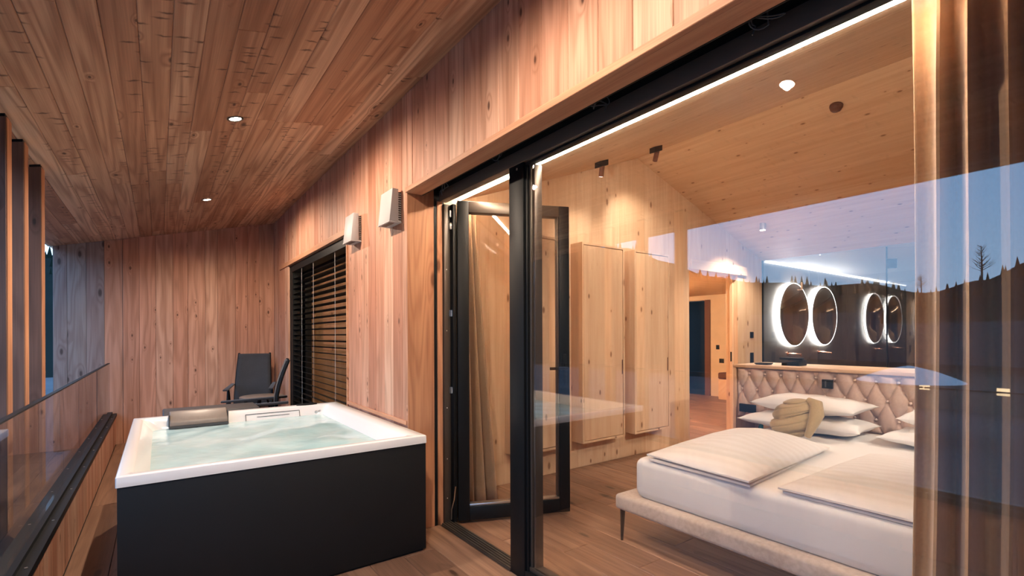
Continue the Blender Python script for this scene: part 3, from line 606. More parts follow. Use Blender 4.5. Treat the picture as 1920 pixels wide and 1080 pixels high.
# filter flap outline on the far inner wall and a control panel on the far rim
def inwall(x_, t_):  # point on the far inner wall, t 0 at the water, 1 at the rim
    return (x_, TY1-.125 + t_*(.03) - 0.004, WZ + t_*(TZ-.012-WZ))
fo = MB(); A_, B_ = 0.56, 0.965
for p0, p1 in (((A_, .0), (A_, .72)), ((A_, .72), (B_, .72)), ((B_, .72), (B_, .0)), ((A_+.08, .36), (B_-.08, .36))):
    q0, q1 = Vector(inwall(*p0)), Vector(inwall(*p1)); fo.cyl(q0, q1, 0.0022, n=6)
fo.build('filter_flap', M['paddark'], tb)
cp = MB().prism([(1.04+.075*math.cos(t)*1.15, TY1-.045+.030*math.sin(t)) for t in [2*PI*i/24 for i in range(24)]], 'z', TZ-.001, TZ+.012)
cp.build('control_panel', M['black'], tb, bevel=0.003)
for i, (px, t_) in enumerate(((1.12, .35), (1.15, .35))): MB().lathe([(0, -.006), (.012, -.004), (.014, 0)], 12, inwall(px-.02, t_), 'y').build('jet', M['silver'], tb, smooth=True)

# ------------------------------------------------------------------ fresh-air hoods on the facade
for i, (yy, z0) in enumerate(((3.063, 2.057), (3.858, 2.057))):
    hw, hh = 0.205, 0.222
    vt = thing('ventilation_hood', (XW, yy+hw/2, z0), 'white wedge shaped ventilation hood on the larch wall, %s' % ('next to the door jamb', 'above the window edge')[i], 'ventilation hood', 'facade ventilation hoods')
    MB().box(XW-0.022, yy+.006, z0+.002, XW-.0005, yy+hw-.006, z0+hh-.02).build('back_plate', M['white'], vt)
    gr = MB()
    for q in range(13): gr.box(XW-0.021, yy-.001, z0+.012+q*.015, XW-.004, yy+.0055, z0+.020+q*.015)
    gr.build('side_grille', M['bronze'], vt)
    MB().prism([(XW-0.023, z0+.004), (XW-0.086, z0+.004), (XW-0.064, z0+hh), (XW-0.023, z0+hh)], 'y', yy, yy+hw).build('cover', M['hood'], vt, bevel=0.003)
    MB().box(XW-0.088, yy-.002, z0-.004, XW-.002, yy+hw+.002, z0+.003).build('bottom_lip', M['hood'], vt, bevel=0.001, seg=1)
    MB().box(XW-0.074, yy+.03, z0-.0055, XW-.040, yy+hw-.03, z0-.0042).build('outlet_slot', M['paddark'], vt)

# ------------------------------------------------------------------ lamps
def spot(loc, target, energy, size, blend, col=WARM, rad=0.03, parent=None, name='lamp'):
    l = bpy.data.lights.new(name, 'SPOT'); l.energy = energy; l.spot_size = math.radians(size); l.spot_blend = blend; l.color = col; l.shadow_soft_size = rad
    o = bpy.data.objects.new(name, l); C.objects.link(o); o.location = loc
    d_ = Vector(target) - Vector(loc); o.rotation_euler = d_.to_track_quat('-Z', 'Y').to_euler()
    return o
DOWN_E = 17.0; FILL_E = 34.0
for i, yy in enumerate((1.253, 3.477, 5.701)):
    xx = 0.39; z_ = zc(xx)
    dl = thing('recessed_downlight', (xx, yy, z_), 'round recessed downlight in the terrace ceiling, %s' % ('overhead, mirrored in the glass pane', 'larger looking, above the hot tub', 'smaller looking, nearer the far wall')[i], 'downlight', 'terrace downlights')
    dl.rotation_euler = (0, -ang, 0)
    MB().lathe([(0.033, -0.001), (0.036, -0.005), (0.047, -0.004), (0.048, 0.0)], 32, (0, 0, 0)).build('trim_ring', M['bronze'], dl, world=False, smooth=True)
    MB().lathe([(0.0, -0.0015), (0.033, -0.0015)], 24, (0, 0, 0)).build('lens', M['spotem'], dl, world=False)
    sp = spot((xx, yy, z_-0.03), (xx, yy, 0), DOWN_E, 108, 0.45, WARM, 0.012, name='downlight_beam')
    spot((xx+0.005, yy, z_-0.02), (xx+0.248, yy, z_-1.02), FILL_E, 172, 0.5, WARM, 0.012, name='downlight_fill')   # wide fill light added to brighten the upper facade and ceiling
# LED line along the glass front
MB().box(1.766, 0.43, zb(1.775)-0.034, 1.784, YB-0.16, zb(1.775)-0.024).build('led_strip', M['led'], label='long warm light strip along the bedroom ceiling edge', cat='light strip')
MB().box(1.735, YN+0.05, zb(1.74)-0.012, 1.757, YB-0.01, zb(1.74)+0.012).build('curtain_rail', M['spruce_y'], label='pale curtain rail beside the light strip', cat='curtain rail')
# ceiling spots in the bedroom; the last two are unseen, added as fill
SP = [(3.137, 2.966, (3.45, YB, 1.7), 'left one, aimed at the hanging cupboards', True), (3.701, 2.822, (4.14, YB, 2.25), 'right one, near the ridge', True), (3.3, 0.40, (4.3, YB, 1.75), 'unseen one added behind the curtain to brighten the gable wall', False), (3.3, -0.9, (4.45, 1.5, 0.95), 'unseen one added at the near end to brighten the headboard', False)]
for i, (sx, sy, tgt, lab, vis) in enumerate(SP):
    z_ = zb(sx); up = math.atan(SL)
    st_ = thing('ceiling_spot', (sx, sy, z_), 'black and copper ceiling spotlight, %s' % lab, 'spotlight', 'bedroom ceiling spots')
    MB().hexa([(sx-.055,sy-.03,zb(sx-.055)-.05),(sx+.055,sy-.03,zb(sx+.055)-.05),(sx+.055,sy+.03,zb(sx+.055)-.05),(sx-.055,sy+.03,zb(sx-.055)-.05)],
              [(sx-.055,sy-.03,zb(sx-.055)),(sx+.055,sy-.03,zb(sx+.055)),(sx+.055,sy+.03,zb(sx+.055)),(sx-.055,sy+.03,zb(sx-.055))]).build('housing', M['matt_black'], st_, bevel=0.002)
    d_ = (Vector(tgt) - Vector((sx, sy, z_))).normalized(); p0 = Vector((sx, sy, z_-.088)); 
    MB().cyl((sx, sy, z_-.05), p0, 0.006, n=8).build('stem', M['copper'], st_)
    MB().cyl(p0 - d_*.045, p0 + d_*.045, 0.022, n=20).build('head', M['brown'], st_, smooth=True)
    MB().cyl(p0 + d_*.0452, p0 + d_*.046, 0.018, n=20).build('lens', M['spotem'], st_)
    spot(p0 + d_*.06, tgt, (9, 17, 56, 115)[i], (100, 78, 66, 80)[i], 0.9, (1.0, 0.84, 0.68), 0.02, name='spot_beam')
for i, (sx, sy) in enumerate(((5.956, 2.977), (5.956, 1.0))):  # the second is unseen, added to brighten the bedroom
    z_ = zb(sx); dn = thing('surface_downlight', (sx, sy, z_), 'small downlight', 'downlight', 'surface downlights')
    dn['label'] = 'small silver cylinder downlight on the ceiling slope, %s' % ('in front of the doorway', 'unseen one added behind the curtain to brighten the room')[i]
    MB().cyl((sx, sy, z_+.01), (sx, sy, z_-.075), 0.035, n=24).build('body', M['silver'], dn, smooth=True)
    MB().cyl((sx, sy, z_-.0752), (sx, sy, z_-.077), 0.028, n=24).build('lens', M['spotem'], dn)
    spot((sx, sy, z_-.09), (sx, sy, 0), 60, 130, 0.6, (1.0, 0.86, 0.72), 0.03, name='downlight_beam')
sm = thing('smoke_detector', (4.43, 1.62, zb(4.43)), 'brown round smoke detector on the bedroom ceiling', 'smoke detector'); sm.rotation_euler = (0, math.atan(-SR), 0)
MB().lathe([(0, -.045), (.030, -.044), (.040, -.034), (.044, -.020), (.044, -.0015), (0, -.0015)], 28).build('cap', M['brown'], sm, world=False, smooth=True)
MB().lathe([(.0445, -.014), (.048, -.012), (.048, -.0005), (0, -.0005)], 28).build('base', M['brown'], sm, world=False, smooth=True)
# lamps in the rooms behind
def pend(loc, e, label, top):
    t_ = thing('pendant_lamp', loc, label, 'lamp')
    MB().cyl((loc[0], loc[1], loc[2]+.1), (loc[0], loc[1], top), 0.003, n=6).build('cord', M['black'], t_)
    MB().lathe([(0, -.09), (.06, -.07), (.085, 0), (.06, .07), (0, .1)], 24, loc).build('globe', M['spotem'], t_, smooth=True)
    l = bpy.data.lights.new('pendant_glow', 'POINT'); l.energy = e; l.color = (1.0, 0.68, 0.38); l.shadow_soft_size = 0.09
    o = bpy.data.objects.new('pendant_glow', l); C.objects.link(o); o.location = (loc[0], loc[1], loc[2]-.12)
pend((2.7, 4.6, 1.95), 18, 'small globe pendant lamp in the room behind the blind', 2.4)
pend((6.0, 5.9, 1.80), 120, 'small globe pendant lamp in the corridor', 2.12)

# ------------------------------------------------------------------ terrace chairs
def chair(name, loc, rz, label, rec):
    t_ = thing(name, loc, label, 'chair', 'black terrace chairs', rz)   # local: faces -y
    hw = 0.245
    def back(u, v_):
        z_ = 0.40 + v_*0.66; y_ = 0.20 + v_*rec - 0.05*math.sin(PI*v_); x_ = (u-.5)*2*(hw-.03)*(1-0.14*v_)
        return (x_, y_ + 0.02*math.cos(PI*(u-.5)) - 0.02, z_)
    def seat(u, v_):
        x_ = (u-.5)*2*(hw-.03); y_ = -0.27 + v_*0.48; return (x_, y_, 0.42 - 0.03*math.sin(PI*v_) + 0.02*(1-v_) - 0.012*math.cos(PI*(u-.5)))
    for nm, fn in (('back_textile', back), ('seat_textile', seat)):
        o = MB().grid(fn, 10, 12).build(nm, M['textile'], t_, world=False, smooth=True)
        bm = bmesh.new(); bm.from_mesh(o.data); bmesh.ops.solidify(bm, geom=bm.faces[:], thickness=0.006); bm.to_mesh(o.data); bm.free()
    for s_ in (-1, 1):
        MB().tube([(s_*(hw-.03)*(1-.14*v_), 0.20+v_*rec-.05*math.sin(PI*v_)+.005, .40+v_*.665) for v_ in [q/8 for q in range(9)]], 0.014, 8).build('back_frame', M['black'], t_, world=False, smooth=True)
        MB().tube([(s_*(hw-.02), -.28, .445), (s_*(hw-.02), 0, .405), (s_*(hw-.02), .21, .415)], 0.013, 8).build('seat_frame', M['black'], t_, world=False, smooth=True)
        MB().hexa([(s_*hw-.028,-.30,.632),(s_*hw+.028,-.30,.632),(s_*hw+.022,.30,.652),(s_*hw-.022,.30,.652)], [(s_*hw-.028,-.30,.652),(s_*hw+.028,-.30,.652),(s_*hw+.022,.30,.676),(s_*hw-.022,.30,.676)]).build('armrest', M['textile'], t_, world=False, bevel=0.008, seg=2)
        MB().tube([(s_*hw, -.08, .63), (s_*hw, -.30, .0)], 0.014, 8).build('leg', M['black'], t_, world=False, smooth=True)
        MB().tube([(s_*hw, -.08, .63), (s_*hw, .30, .0)], 0.014, 8).build('leg', M['black'], t_, world=False, smooth=True)
    return t_
chair('terrace_chair', (0.95, 6.98, 0), math.radians(-14), 'black reclining terrace chair facing the tub, in front of the far wall', 0.20)
chair('terrace_chair', (0.745, 5.30, 0), math.radians(-100), 'black reclining terrace chair seen edge-on, beside the blind', 0.10)
tt = thing('side_table', (0.97, 6.30, 0), 'small round dark terrace table between the two black chairs', 'table')
MB().lathe([(0, .575), (.225, .575), (.235, .582), (.235, .594), (.225, .60), (0, .60)], 40, (0.97, 6.30, 0)).build('top', M['pad'], tt, smooth=True)
for q in range(3):
    a = q*2*PI/3; MB().tube([(0.97+.05*math.cos(a), 6.30+.05*math.sin(a), .574), (0.97+.19*math.cos(a), 6.30+.19*math.sin(a), 0)], 0.011, 8).build('leg', M['black'], tt, smooth=True)
bn = thing('low_bench', (0.32, 4.84, 0), 'dark grey low bench just behind the back rim of the hot tub', 'bench')
MB().box(0.02, 4.63, 0.625, 0.70, 5.02, 0.690).build('pad', M['paddark'], bn, bevel=0.012, seg=3)
for q in ((0.06, 4.67), (0.66, 4.67), (0.06, 4.98), (0.66, 4.98)): MB().box(q[0]-.018, q[1]-.018, 0, q[0]+.018, q[1]+.018, 0.624).build('leg', M['black'], bn)
# ------------------------------------------------------------------ hanging cupboards
for i, (a_, b_) in enumerate(((2.435, 3.025), (3.222, 3.815), (3.970, 4.554))):
    z0, z1, yf = 0.267, 2.174, 3.30; tk = 0.020
    cb = thing('hanging_cupboard', ((a_+b_)/2, YB, z0), 'tall pale spruce cupboard hung on the gable wall, %s' % ('leftmost, seen through the open door leaf', 'middle one of the three', 'rightmost, under the bright light pool')[i], 'cupboard', 'hanging spruce cupboards')
    bd = MB().box(a_, yf, z0, a_+tk, YB-.001, z1).box(b_-tk, yf, z0, b_, YB-.001, z1).box(a_+tk, yf, z0, b_-tk, YB-.001, z0+tk).box(a_+tk, yf, z1-tk, b_-tk, YB-.001, z1).box(a_+tk, yf+.03, z0+tk, b_-tk, yf+.036, z1-tk)
    bd.build('body', M['spruce_z'], cb)
    dr = MB().box(a_+tk+.006, yf+.003, z0+tk+.006, b_-tk-.006, yf+.021, z1-tk-.006).build('door', M['spruce_z'], cb, bevel=0.001, seg=1)
    MB().box(b_-tk-.020, yf+.0015, 0.90, b_-tk-.008, yf+.006, 1.045).build('handle_slot', M['brown'], dr)

# ------------------------------------------------------------------ headboard
XH = 4.45
hb = thing('headboard', (4.7, 1.1, 0), 'wide headboard cabinet with diamond tufted beige padding and a spruce ledge', 'headboard')
MB().box(4.49, -0.3, 0, 5.0, 2.245, 0.982).box(4.49, 2.245, 0.52, 5.0, 2.48, 0.982).box(4.49, 2.245, 0, 5.0, 2.48, 0.20).box(4.80, 2.245, 0.20, 5.0, 2.48, 0.52).box(4.44, 2.481, 0, 5.0, 2.505, 0.982).build('cabinet', M['spruce_z'], hb)
MB().box(4.436, -0.3, 0.983, 5.0, 2.505, 1.010).build('ledge', M['spruce_y'], hb, bevel=0.002)
PZ0, PZ1, PYA, PYB = 0.522, 0.981, -0.28, 2.478
y0b, sp_y, z0b, sp_z = 2.289, 0.1415, 0.782, 0.148
def pad(u, v_):
    y_ = PYA + u*(PYB-PYA); z_ = PZ0 + v_*(PZ1-PZ0)
    a = (y_-y0b)/sp_y; b = (z_-z0b)/sp_z; s_ = a - b/2; t_ = a + b/2
    hgt = (abs(math.sin(PI*s_))*abs(math.sin(PI*t_)))**0.36
    ds = s_-round(s_); dt = t_-round(t_); dd = math.hypot((ds+dt)/2*sp_y, (dt-ds)*sp_z)
    hgt -= 0.5*math.exp(-(dd/0.022)**2)
    e = min((y_-PYA)/.03, (PYB-y_)/.03, (z_-PZ0)/.03, (PZ1-z_)/.025); e = max(0, min(1, e)); e = math.sqrt(1-(1-e)**2)
    return (XH + 0.036 - (0.004 + 0.042*(0.15+0.85*hgt))*e, y_, z_)
MB().grid(pad, 400, 70).build('padding', M['uphol'], hb, smooth=True)
for r_ in (-1, 0, 1):
    for k_ in range(-2, 20):
        y_ = y0b - sp_y*k_ - (sp_y/2 if r_ else 0); z_ = z0b + sp_z*r_
        if PYA+.04 < y_ < PYB-.04 and y_ > 0.3:
            MB().lathe([(0, -.008), (.006, -.007), (.010, -.003), (.0105, .004)], 12, (XH+.016, y_, z_), 'x').build('button', M['button'], hb, smooth=True)
so = thing('wall_socket', (4.41, 2.353, 0.573), 'black double socket on the tufted headboard above the niche', 'socket')
MB().box(4.402, 2.278, 0.573, 4.428, 2.428, 0.647).build('plate', M['black'], so, bevel=0.003)
for yy in (2.315, 2.391): MB().lathe([(.021, -.001), (.021, .006), (0, .006)], 20, (4.402, yy, .61), 'x').build('insert', M['matt_black'], so)
so2 = thing('bed_switch', (4.41, 1.686, 0.85), 'square black switch on the upper part of the tufted headboard', 'switch')
MB().box(4.404, 1.647, 0.850, 4.43, 1.726, 0.924).build('plate', M['black'], so2, bevel=0.003)
MB().box(4.401, 1.690, 0.862, 4.4045, 1.702, 0.912).build('rocker', M['paddark'], so2)
bo = thing('bottle', (4.62, 2.33, 0.20), 'small green bottle standing in the headboard niche', 'bottle')
MB().lathe([(0, 0), (.03, 0), (.031, .01), (.031, .20), (.012, .245), (.012, .27)], 20, (4.62, 2.33, 0.20)).build('body', M['green'], bo, smooth=True)
MB().lathe([(.0135, .265), (.0135, .295), (0, .295)], 16, (4.62, 2.33, 0.20)).build('cap', M['white'], bo, smooth=True)
# things on the ledge
dsh = thing('small_tray', (4.60, 2.29, 1.01), 'small flat black tray on the left end of the headboard ledge', 'tray')
MB().box(4.55, 2.24, 1.0105, 4.65, 2.35, 1.017).build('base', M['black'], dsh, bevel=0.003)
MB().box(4.545, 2.235, 1.0175, 4.655, 2.241, 1.026).box(4.545, 2.349, 1.0175, 4.655, 2.355, 1.026).box(4.545, 2.241, 1.0175, 4.551, 2.349, 1.026).box(4.649, 2.241, 1.0175, 4.655, 2.349, 1.026).build('rim', M['black'], dsh)
dv = thing('telephone', (4.68, 2.06, 1.01), 'black tabletop telephone on the headboard ledge', 'telephone')
MB().prism([(1.985, 1.0105), (2.135, 1.0105), (2.135, 1.035), (1.985, 1.060)], 'x', 4.60, 4.76).build('base', M['black'], dv, bevel=0.004)
MB().box(4.62, 1.965, 1.062, 4.665, 2.165, 1.083).build('handset', M['matt_black'], dv, bevel=0.006)
MB().box(4.69, 2.02, 1.052, 4.75, 2.12, 1.062).build('display', M['paddark'], dv)

# ------------------------------------------------------------------ bed
be = thing('bed', (3.39, 1.13, 0), 'upholstered beige double bed base on thin tapered legs', 'bed')
MB().box(2.33, 0.155, 0.198, 4.435, 2.105, 0.293).build('base', M['uphol2'], be, bevel=0.022, seg=4)
for q in ((2.366, 2.068), (2.366, 0.19), (4.3, 2.068), (4.3, 0.19)): MB().cyl((q[0], q[1], 0.2), (q[0]-.004, q[1]+.004, 0), 0.017, 0.008, n=14).build('leg', M['black'], be, smooth=True)
def softbox(x0, y0, z0, x1, y1, z1, r, amp, name, mat, **k):
    mb = MB(); n = 8
    lv = []
    for i in range(n+1):
        a = PI/2*i/n; lv.append((r*(1-math.sin(a)), z0+r*(1-math.cos(a)) if False else z0 + r*(1-math.cos(a))*0.5))
    L = [rr(x0+r*.5, y0+r*.5, x1-r*.5, y1-r*.5, r, z0, 9)]
    for ins, z_ in ((r*.15, z0+r*.35), (0, z0+r), (0, (z0+z1)/2), (0, z1-r), (r*.07, z1-r*.6), (r*.3, z1-r*.25), (r*.62, z1-r*.06), (r*1.1, z1)): L.append(rr(x0+ins, y0+ins, x1-ins, y1-ins, r, z_, 9))
    return rings(L).build(name, mat, smooth=True, **k)
softbox(2.385, 0.165, 0.296, 4.432, 1.995, 0.535, 0.045, 0, 'mattress', M['sheet'], label='thick mattress in a white fitted sheet on the bed base', cat='mattress')
def puff(name, mat, A, B, C_, D, z0, edge, H, nx=44, ny=34, pu=0.5, pv=0.5, wr=0.004, seed=0, parent=None, **k):
    """closed cushion over the quad A (u0v0) B (u0v1) C (u1v1) D (u1v0)"""
    A, B, C_, D = [Vector((p[0], p[1])) for p in (A, B, C_, D)]
    def xy(u, v_):
        p = (A*(1-u)+D*u)*(1-v_) + (B*(1-u)+C_*u)*v_; return p
    def sh(u, v_):
        return (max(0, math.sin(PI*u))**pu)*(max(0, math.sin(PI*v_))**pv)
    def wrk(u, v_):
        return wr*(math.sin(9*u+5*v_+seed)+0.7*math.sin(17*v_-8*u+2*seed)+0.5*math.sin(23*u+19*v_+seed))
    def top(u, v_):
        p = xy(u, v_); s_ = sh(u, v_); return (p.x, p.y, z0 + edge + (H+wrk(u, v_))*s_)
    def bot(u, v_):
        p = xy(u, v_); return (p.x, p.y, z0 + 0.001)
    mb = MB(); mb.grid(top, nx, ny); mb.grid(bot, nx, ny); N_ = nx*ny
    per = [i*ny for i in range(nx)] + [(nx-1)*ny+j for j in range(1, ny)] + [i*ny+ny-1 for i in range(nx-2, -1, -1)] + [j for j in range(ny-2, 0, -1)]
    for i in range(len(per)):
        a, b = per[i], per[(i+1) % len(per)]; mb.f.append((a, b, b+N_, a+N_))
    return mb.build(name, mat, parent, smooth=True, **k)
d1 = thing('duvet', (3.0, 1.6, 0.537), 'puffy folded white duvet on the left half of the bed', 'duvet', 'folded duvets')
puff('lower_fold', M['cotton'], (2.392, 1.885), (2.372, 1.255), (3.40, 1.34), (3.50, 1.90), 0.536, 0.012, 0.020, seed=3, parent=d1)
puff('upper_fold', M['cotton'], (2.398, 1.905), (2.352, 1.248), (3.47, 1.315), (3.66, 1.95), 0.562, 0.010, 0.105, pu=0.55, pv=0.6, seed=1, parent=d1)
d2 = thing('duvet', (3.0, 0.75, 0.537), 'flat folded white duvet on the right half of the bed, partly behind the curtain', 'duvet', 'folded duvets')
puff('lower_fold', M['cotton'], (2.41, 1.115), (2.40, 0.25), (3.40, 0.25), (3.46, 1.09), 0.536, 0.012, 0.012, seed=5, parent=d2)
puff('upper_fold', M['cotton'], (2.395, 1.13), (2.39, 0.24), (3.45, 0.24), (3.52, 1.11), 0.555, 0.010, 0.055, pu=0.35, pv=0.4, seed=8, parent=d2)
def pillow(loc, sx, sy, sz, rx, ry, rz, label, seed=0, group='white bed pillows'):
    nu, nv = 34, 34
    def surf(sgn):
        def fn(u, v_):
            a, b = 2*u-1, 2*v_-1
            pin = 1 - 0.07*(1-abs(a)**2)*abs(b)**3; pin2 = 1 - 0.07*(1-abs(b)**2)*abs(a)**3
            h = ((1-abs(a)**3.2)*(1-abs(b)**3.2))**0.5
            wv = 1 + 0.10*math.sin(5*a+3*b+seed) + 0.06*math.sin(11*b-4*a+seed)
            return (a*sx/2*pin2, b*sy/2*pin, sgn*(sz/2*h*wv + 0.002))
        return fn
    mb = MB(); mb.grid(surf(1), nu, nv); mb.grid(surf(-1), nu, nv); N_ = nu*nv
    per = [i*nv for i in range(nu)] + [(nu-1)*nv+j for j in range(1, nv)] + [i*nv+nv-1 for i in range(nu-2, -1, -1)] + [j for j in range(nv-2, 0, -1)]
    for i in range(len(per)):
        a, b = per[i], per[(i+1) % len(per)]; mb.f.append((a, b, b+N_, a+N_))
    o = mb.build('pillow', M['sheet'], smooth=True, label=label, cat='pillow', group=group, org=(0, 0, 0))
    o.location = loc; o.rotation_euler = (rx, ry, rz); return o
pillow((4.12, 1.73, 0.604), 0.47, 0.86, 0.112, 0, 0, math.radians(2), 'white pillow lying lowest under the olive throw', 1)
pillow((4.17, 1.71, 0.742), 0.42, 0.76, 0.115, 0, math.radians(-2), math.radians(-3), 'white pillow leaning on the headboard above the lowest one', 4)
pillow((4.12, 0.78, 0.604), 0.47, 0.82, 0.112, 0, 0, math.radians(-2), 'white pillow lying on the right half of the bed by the curtain', 7)
pillow((4.17, 0.74, 0.742), 0.42, 0.74, 0.115, 0, math.radians(-2), math.radians(2), 'white pillow leaning on the headboard on the right, mostly behind the curtain', 9)
# throw tied over the left pillows
def thr(u, v_):
    t = 2*PI*u; ph = PI*(v_-.5)
    cy_, cz_, cx_ = math.cos(ph), math.sin(ph), 1
    rx_, ry_, rz_ = 0.115, 0.15, 0.143
    fold = 1.04 - 0.20*(1-abs(math.sin(4.2*ph+1.1*math.sin(t+0.6)+0.5*math.cos(2*t))))**3 - 0.07*(1-abs(math.sin(8*ph-2.4*t)))**4
    x_ = math.cos(t)*abs(math.cos(ph))**0.85*rx_*fold; y_ = math.sin(t)*abs(math.cos(ph))**0.85*ry_*fold
    z_ = (1 if ph >= 0 else -1)*abs(math.sin(ph))**0.8*rz_
    y_ *= 1 - 0.9*max(0, z_); return (3.745 + x_ + 0.12*z_, 1.65 + y_ - 0.22*z_, 0.685 + z_)
tw = thing('throw_blanket', (3.74, 1.65, 0.54), 'olive brown throw bunched over the two left pillows', 'throw')
MB().grid(thr, 110, 100, cu=True).build('bundle', M['throw'], tw, smooth=True)
MB().tube([(3.76, 1.56, 0.825), (3.74, 1.50, 0.80), (3.70, 1.48, 0.735), (3.68, 1.50, 0.66), (3.67, 1.53, 0.575)], [0.02, 0.042, 0.046, 0.034, 0.02], 14).build('knot', M['throw'], tw, smooth=True)

# ------------------------------------------------------------------ curtains
def solid(o, th_):
    bm = bmesh.new(); bm.from_mesh(o.data); bmesh.ops.solidify(bm, geom=bm.faces[:], thickness=th_); bm.to_mesh(o.data); bm.free()
ct = thing('curtain', (1.86, -0.7, 0), 'heavy tan velvet curtain hanging in deep folds at the right edge of the glass', 'curtain')
NS = 620
def cpath(s_, z_):
    y_ = 0.478 - s_; k_ = z_/2.28
    ph = 2*PI*(s_/0.062 if s_ > 0.10 else (s_/0.10)**1.25*0.10/0.062) 
    amp = 0.046 + 0.010*math.sin(s_*21) ; amp *= (0.55 + 0.45*min(1, (1-k_)*6+0.3))
    x_ = 1.895 + amp*math.sin(ph*0.82 + 0.5) + 0.012*math.sin(s_*31 + 2.2*(1-k_))
    y_ += 0.010*math.cos(ph*0.82) + 0.022*(1-k_)*max(0, 1-s_/0.4) - 0.010*math.sin(PI*k_)
    return (x_, y_, z_)
o = MB().grid(lambda u, v_: cpath(u*2.7, 0.012 + v_*2.335), NS, 18).build('drape', M['curtain'], ct, smooth=True); solid(o, 0.004)
c2 = thing('curtain', (1.9, 3.15, 0), 'tan velvet curtain drawn into the corner behind the open door leaf', 'curtain')
def c2path(u, v_):
    k_ = v_; xr = 1.80 + u*(0.145 + 0.21*(1-k_)**1.2); ph = u*PI*6.5
    return (xr, 3.13 + 0.055*math.sin(ph)*(0.45+0.55*(1-k_*0.5)) + 0.02*u, 0.012 + v_*2.26)
o = MB().grid(c2path, 120, 20).build('drape', M['curtain'], c2, smooth=True); solid(o, 0.004)

# ------------------------------------------------------------------ the valley outside (dusk)
M['hill'] = plain('dark_forest', (0.018, 0.024, 0.022), 1.0, spec=0.0, var=0.4, scale=0.05)
M['ground'] = plain('snowy_ground', (0.12, 0.13, 0.14), 1.0, spec=0.0, var=0.35, scale=0.08)
M['roofm'] = plain('snow_roof', (0.06, 0.062, 0.066), 0.9, spec=0.1, var=0.3, scale=0.4)
M['render'] = plain('house_render', (0.16, 0.16, 0.155), 0.9)
M['needle'] = plain('conifer', (0.012, 0.020, 0.016), 1.0, spec=0.0)
M['bark'] = plain('bark', (0.03, 0.025, 0.02), 0.95)
SKYL = [(-25, 6.5), (8, 6.9), (25, 8.6), (40, 10.6), (48, 10.1), (53, 8.3), (58, 6.2), (65, 5.2), (72, 4.7), (77, 3.7), (80, 4.5), (83, 6.1), (88, 8.4), (95, 9.4), (110, 7.5), (150, 5.5), (190, 4.5)]
def elev(phi):  # skyline elevation in degrees, phi degrees from +y towards -x
    for (a, e0), (b, e1) in zip(SKYL[:-1], SKYL[1:]):
        if a <= phi <= b:
            k_ = (phi-a)/(b-a); k_ = k_*k_*(3-2*k_); return e0 + (e1-e0)*k_ + 0.15*math.sin(phi*0.9)
    return SKYL[-1][1]
gr_ = MB(); 
gr_.grid(lambda u, v_: ((-45-150*v_) , -220+440*u, -3.62), 12, 12)
gr_.build('ground_field', M['hill'], kind='structure', label='dark valley floor beyond the garden', cat='ground')
MB().grid(lambda u, v_: ((-0.9-46*v_), -120+240*u, -3.6), 12, 12).build('ground', M['ground'], kind='structure', label='pale frosty garden ground below the terrace', cat='ground')
def hfn(u, v_):
    phi = -25 + 215*u; a = math.radians(phi); r = 80 + 90*v_
    top = 1.3 + 170*math.tan(math.radians(elev(phi))); z_ = -3.7 + (top+3.7)*(v_**0.8) 
    return (-math.sin(a)*r, math.cos(a)*r, z_)
hl = MB().grid(hfn, 260, 10).build('hillside', M['hill'], kind='structure', smooth=True, label='dark wooded hillside across the valley', cat='hill')
fo = MB()
for i in range(900):
    phi = random.uniform(-20, 150); v_ = random.uniform(0.55, 1.0); x_, y_, z_ = hfn((phi+25)/215, v_); hh = random.uniform(1.2, 2.6)*(0.6+0.6*v_)
    fo.cyl((x_, y_, z_-.4), (x_, y_, z_+hh), hh*0.24, 0.02, n=5, cap=False)
fo.build('conifer_forest', M['needle'], kind='stuff', label='dark conifers covering the hillside across the valley', cat='forest')
def bare_tree(phi, v_, H, label):
    x_, y_, z_ = hfn((phi+25)/215, v_); t_ = thing('bare_tree', (x_, y_, z_-.3), label, 'tree', 'bare trees on the skyline')
    MB().tube([(x_, y_, z_-.3), (x_+.1, y_, z_+H*.5), (x_, y_+.15, z_+H)], [H*.03, H*.02, H*.004], 6).build('trunk', M['bark'], t_)
    br = MB()
    for q in range(46):
        h0 = z_ + H*random.uniform(.25, .95); a = random.uniform(0, 2*PI); L = H*.32*(1.15-(h0-z_)/H)+.3
        br.tube([(x_, y_, h0), (x_+math.cos(a)*L*.6, y_+math.sin(a)*L*.6, h0+L*.35), (x_+math.cos(a)*L, y_+math.sin(a)*L, h0+L*.75)], [H*.008, H*.005, H*.002], 4)
    br.build('branches', M['bark'], t_)
bare_tree(80, 1.0, 9, 'smaller bare tree on the wooded skyline, left of the tall one')
bare_tree(84.5, 1.0, 15, 'tall bare tree on the wooded skyline, mirrored at the right edge of the pane')
bare_tree(76, 1.0, 5, 'smallest bare tree on the wooded skyline, farthest left of the three')
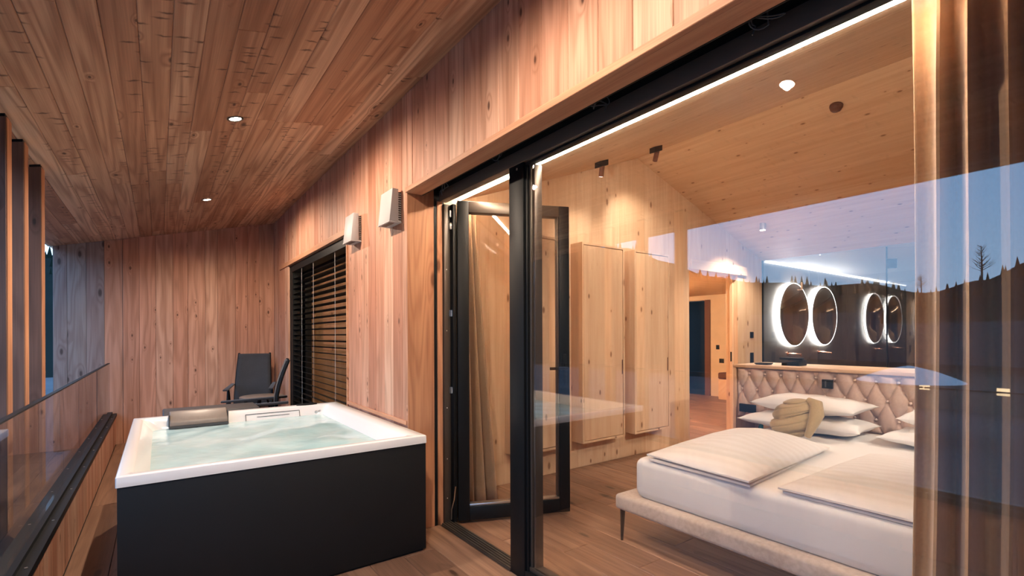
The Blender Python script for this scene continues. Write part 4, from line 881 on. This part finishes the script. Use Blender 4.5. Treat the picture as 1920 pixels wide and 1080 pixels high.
def house(cx, cy, rz, L, W_, H, RHt, zb_, label, lit=()):
    t_ = thing('house', (cx, cy, zb_), label, 'house', 'houses in the valley', rz)
    MB().prism([(-W_/2, 0), (W_/2, 0), (W_/2, H), (0, H+RHt), (-W_/2, H)], 'y', -L/2, L/2).build('walls', M['render'], t_, world=False)
    for s_ in (-1, 1):
        MB().hexa([(0, -L/2-.5, H+RHt+.02), (s_*(W_/2+.6), -L/2-.5, H-.6*RHt/(W_/2)+.02), (s_*(W_/2+.6), L/2+.5, H-.6*RHt/(W_/2)+.02), (0, L/2+.5, H+RHt+.02)],
                  [(0, -L/2-.5, H+RHt+.25), (s_*(W_/2+.6), -L/2-.5, H-.6*RHt/(W_/2)+.25), (s_*(W_/2+.6), L/2+.5, H-.6*RHt/(W_/2)+.25), (0, L/2+.5, H+RHt+.25)]).build('roof', M['roofm'], t_, world=False)
    for j, (fx, yy, zz, on) in enumerate(lit):
        MB().box(fx*(W_/2)-.03, yy-.28, zz-.22, fx*(W_/2)+.03, yy+.28, zz+.22).build('window', M['winlit'] if on else M['matt_black'], t_, world=False)
house(-42, 9, math.radians(8), 14, 9, 3.0, 2.4, -3.6, 'broad house with two lit windows straight across the valley', ((1, -3.6, 1.4, 1), (1, 0.2, 1.4, 1), (1, 4.2, 1.4, 0)))
house(-58, 25, math.radians(-14), 12, 9, 4.2, 2.8, -3.6, 'taller house with a snowy roof, left of the broad one in the mirror image', ((1, -3, 1.4, 0), (1, 2, 1.4, 0), (1, -1, 3.4, 0)))
house(-64, -6, math.radians(4), 13, 9, 3.4, 2.6, -3.6, 'house with a pale roof toward the right edge of the mirror image', ((1, -3, 1.4, 0), (1, 2, 1.4, 1)))
# large white parasol standing in the garden below
ps = thing('parasol', (-25.9, 7.6, -3.6), 'open white parasol in the garden below the terrace', 'parasol')
MB().cyl((-25.9, 7.6, -3.6), (-25.9, 7.6, -0.25), 0.035, n=10).build('pole', M['bark'], ps)
MB().lathe([(2.1, -0.95), (1.7, -0.75), (1.0, -0.45), (0.35, -0.27), (0.0, -0.2)], 16, (-25.9, 7.6, -0.05)).build('canopy', M['white'], ps, smooth=True)
MB().cyl((-25.9, 7.6, -3.6), (-25.9, 7.6, -3.45), 0.4, n=20).build('base', M['render'], ps)
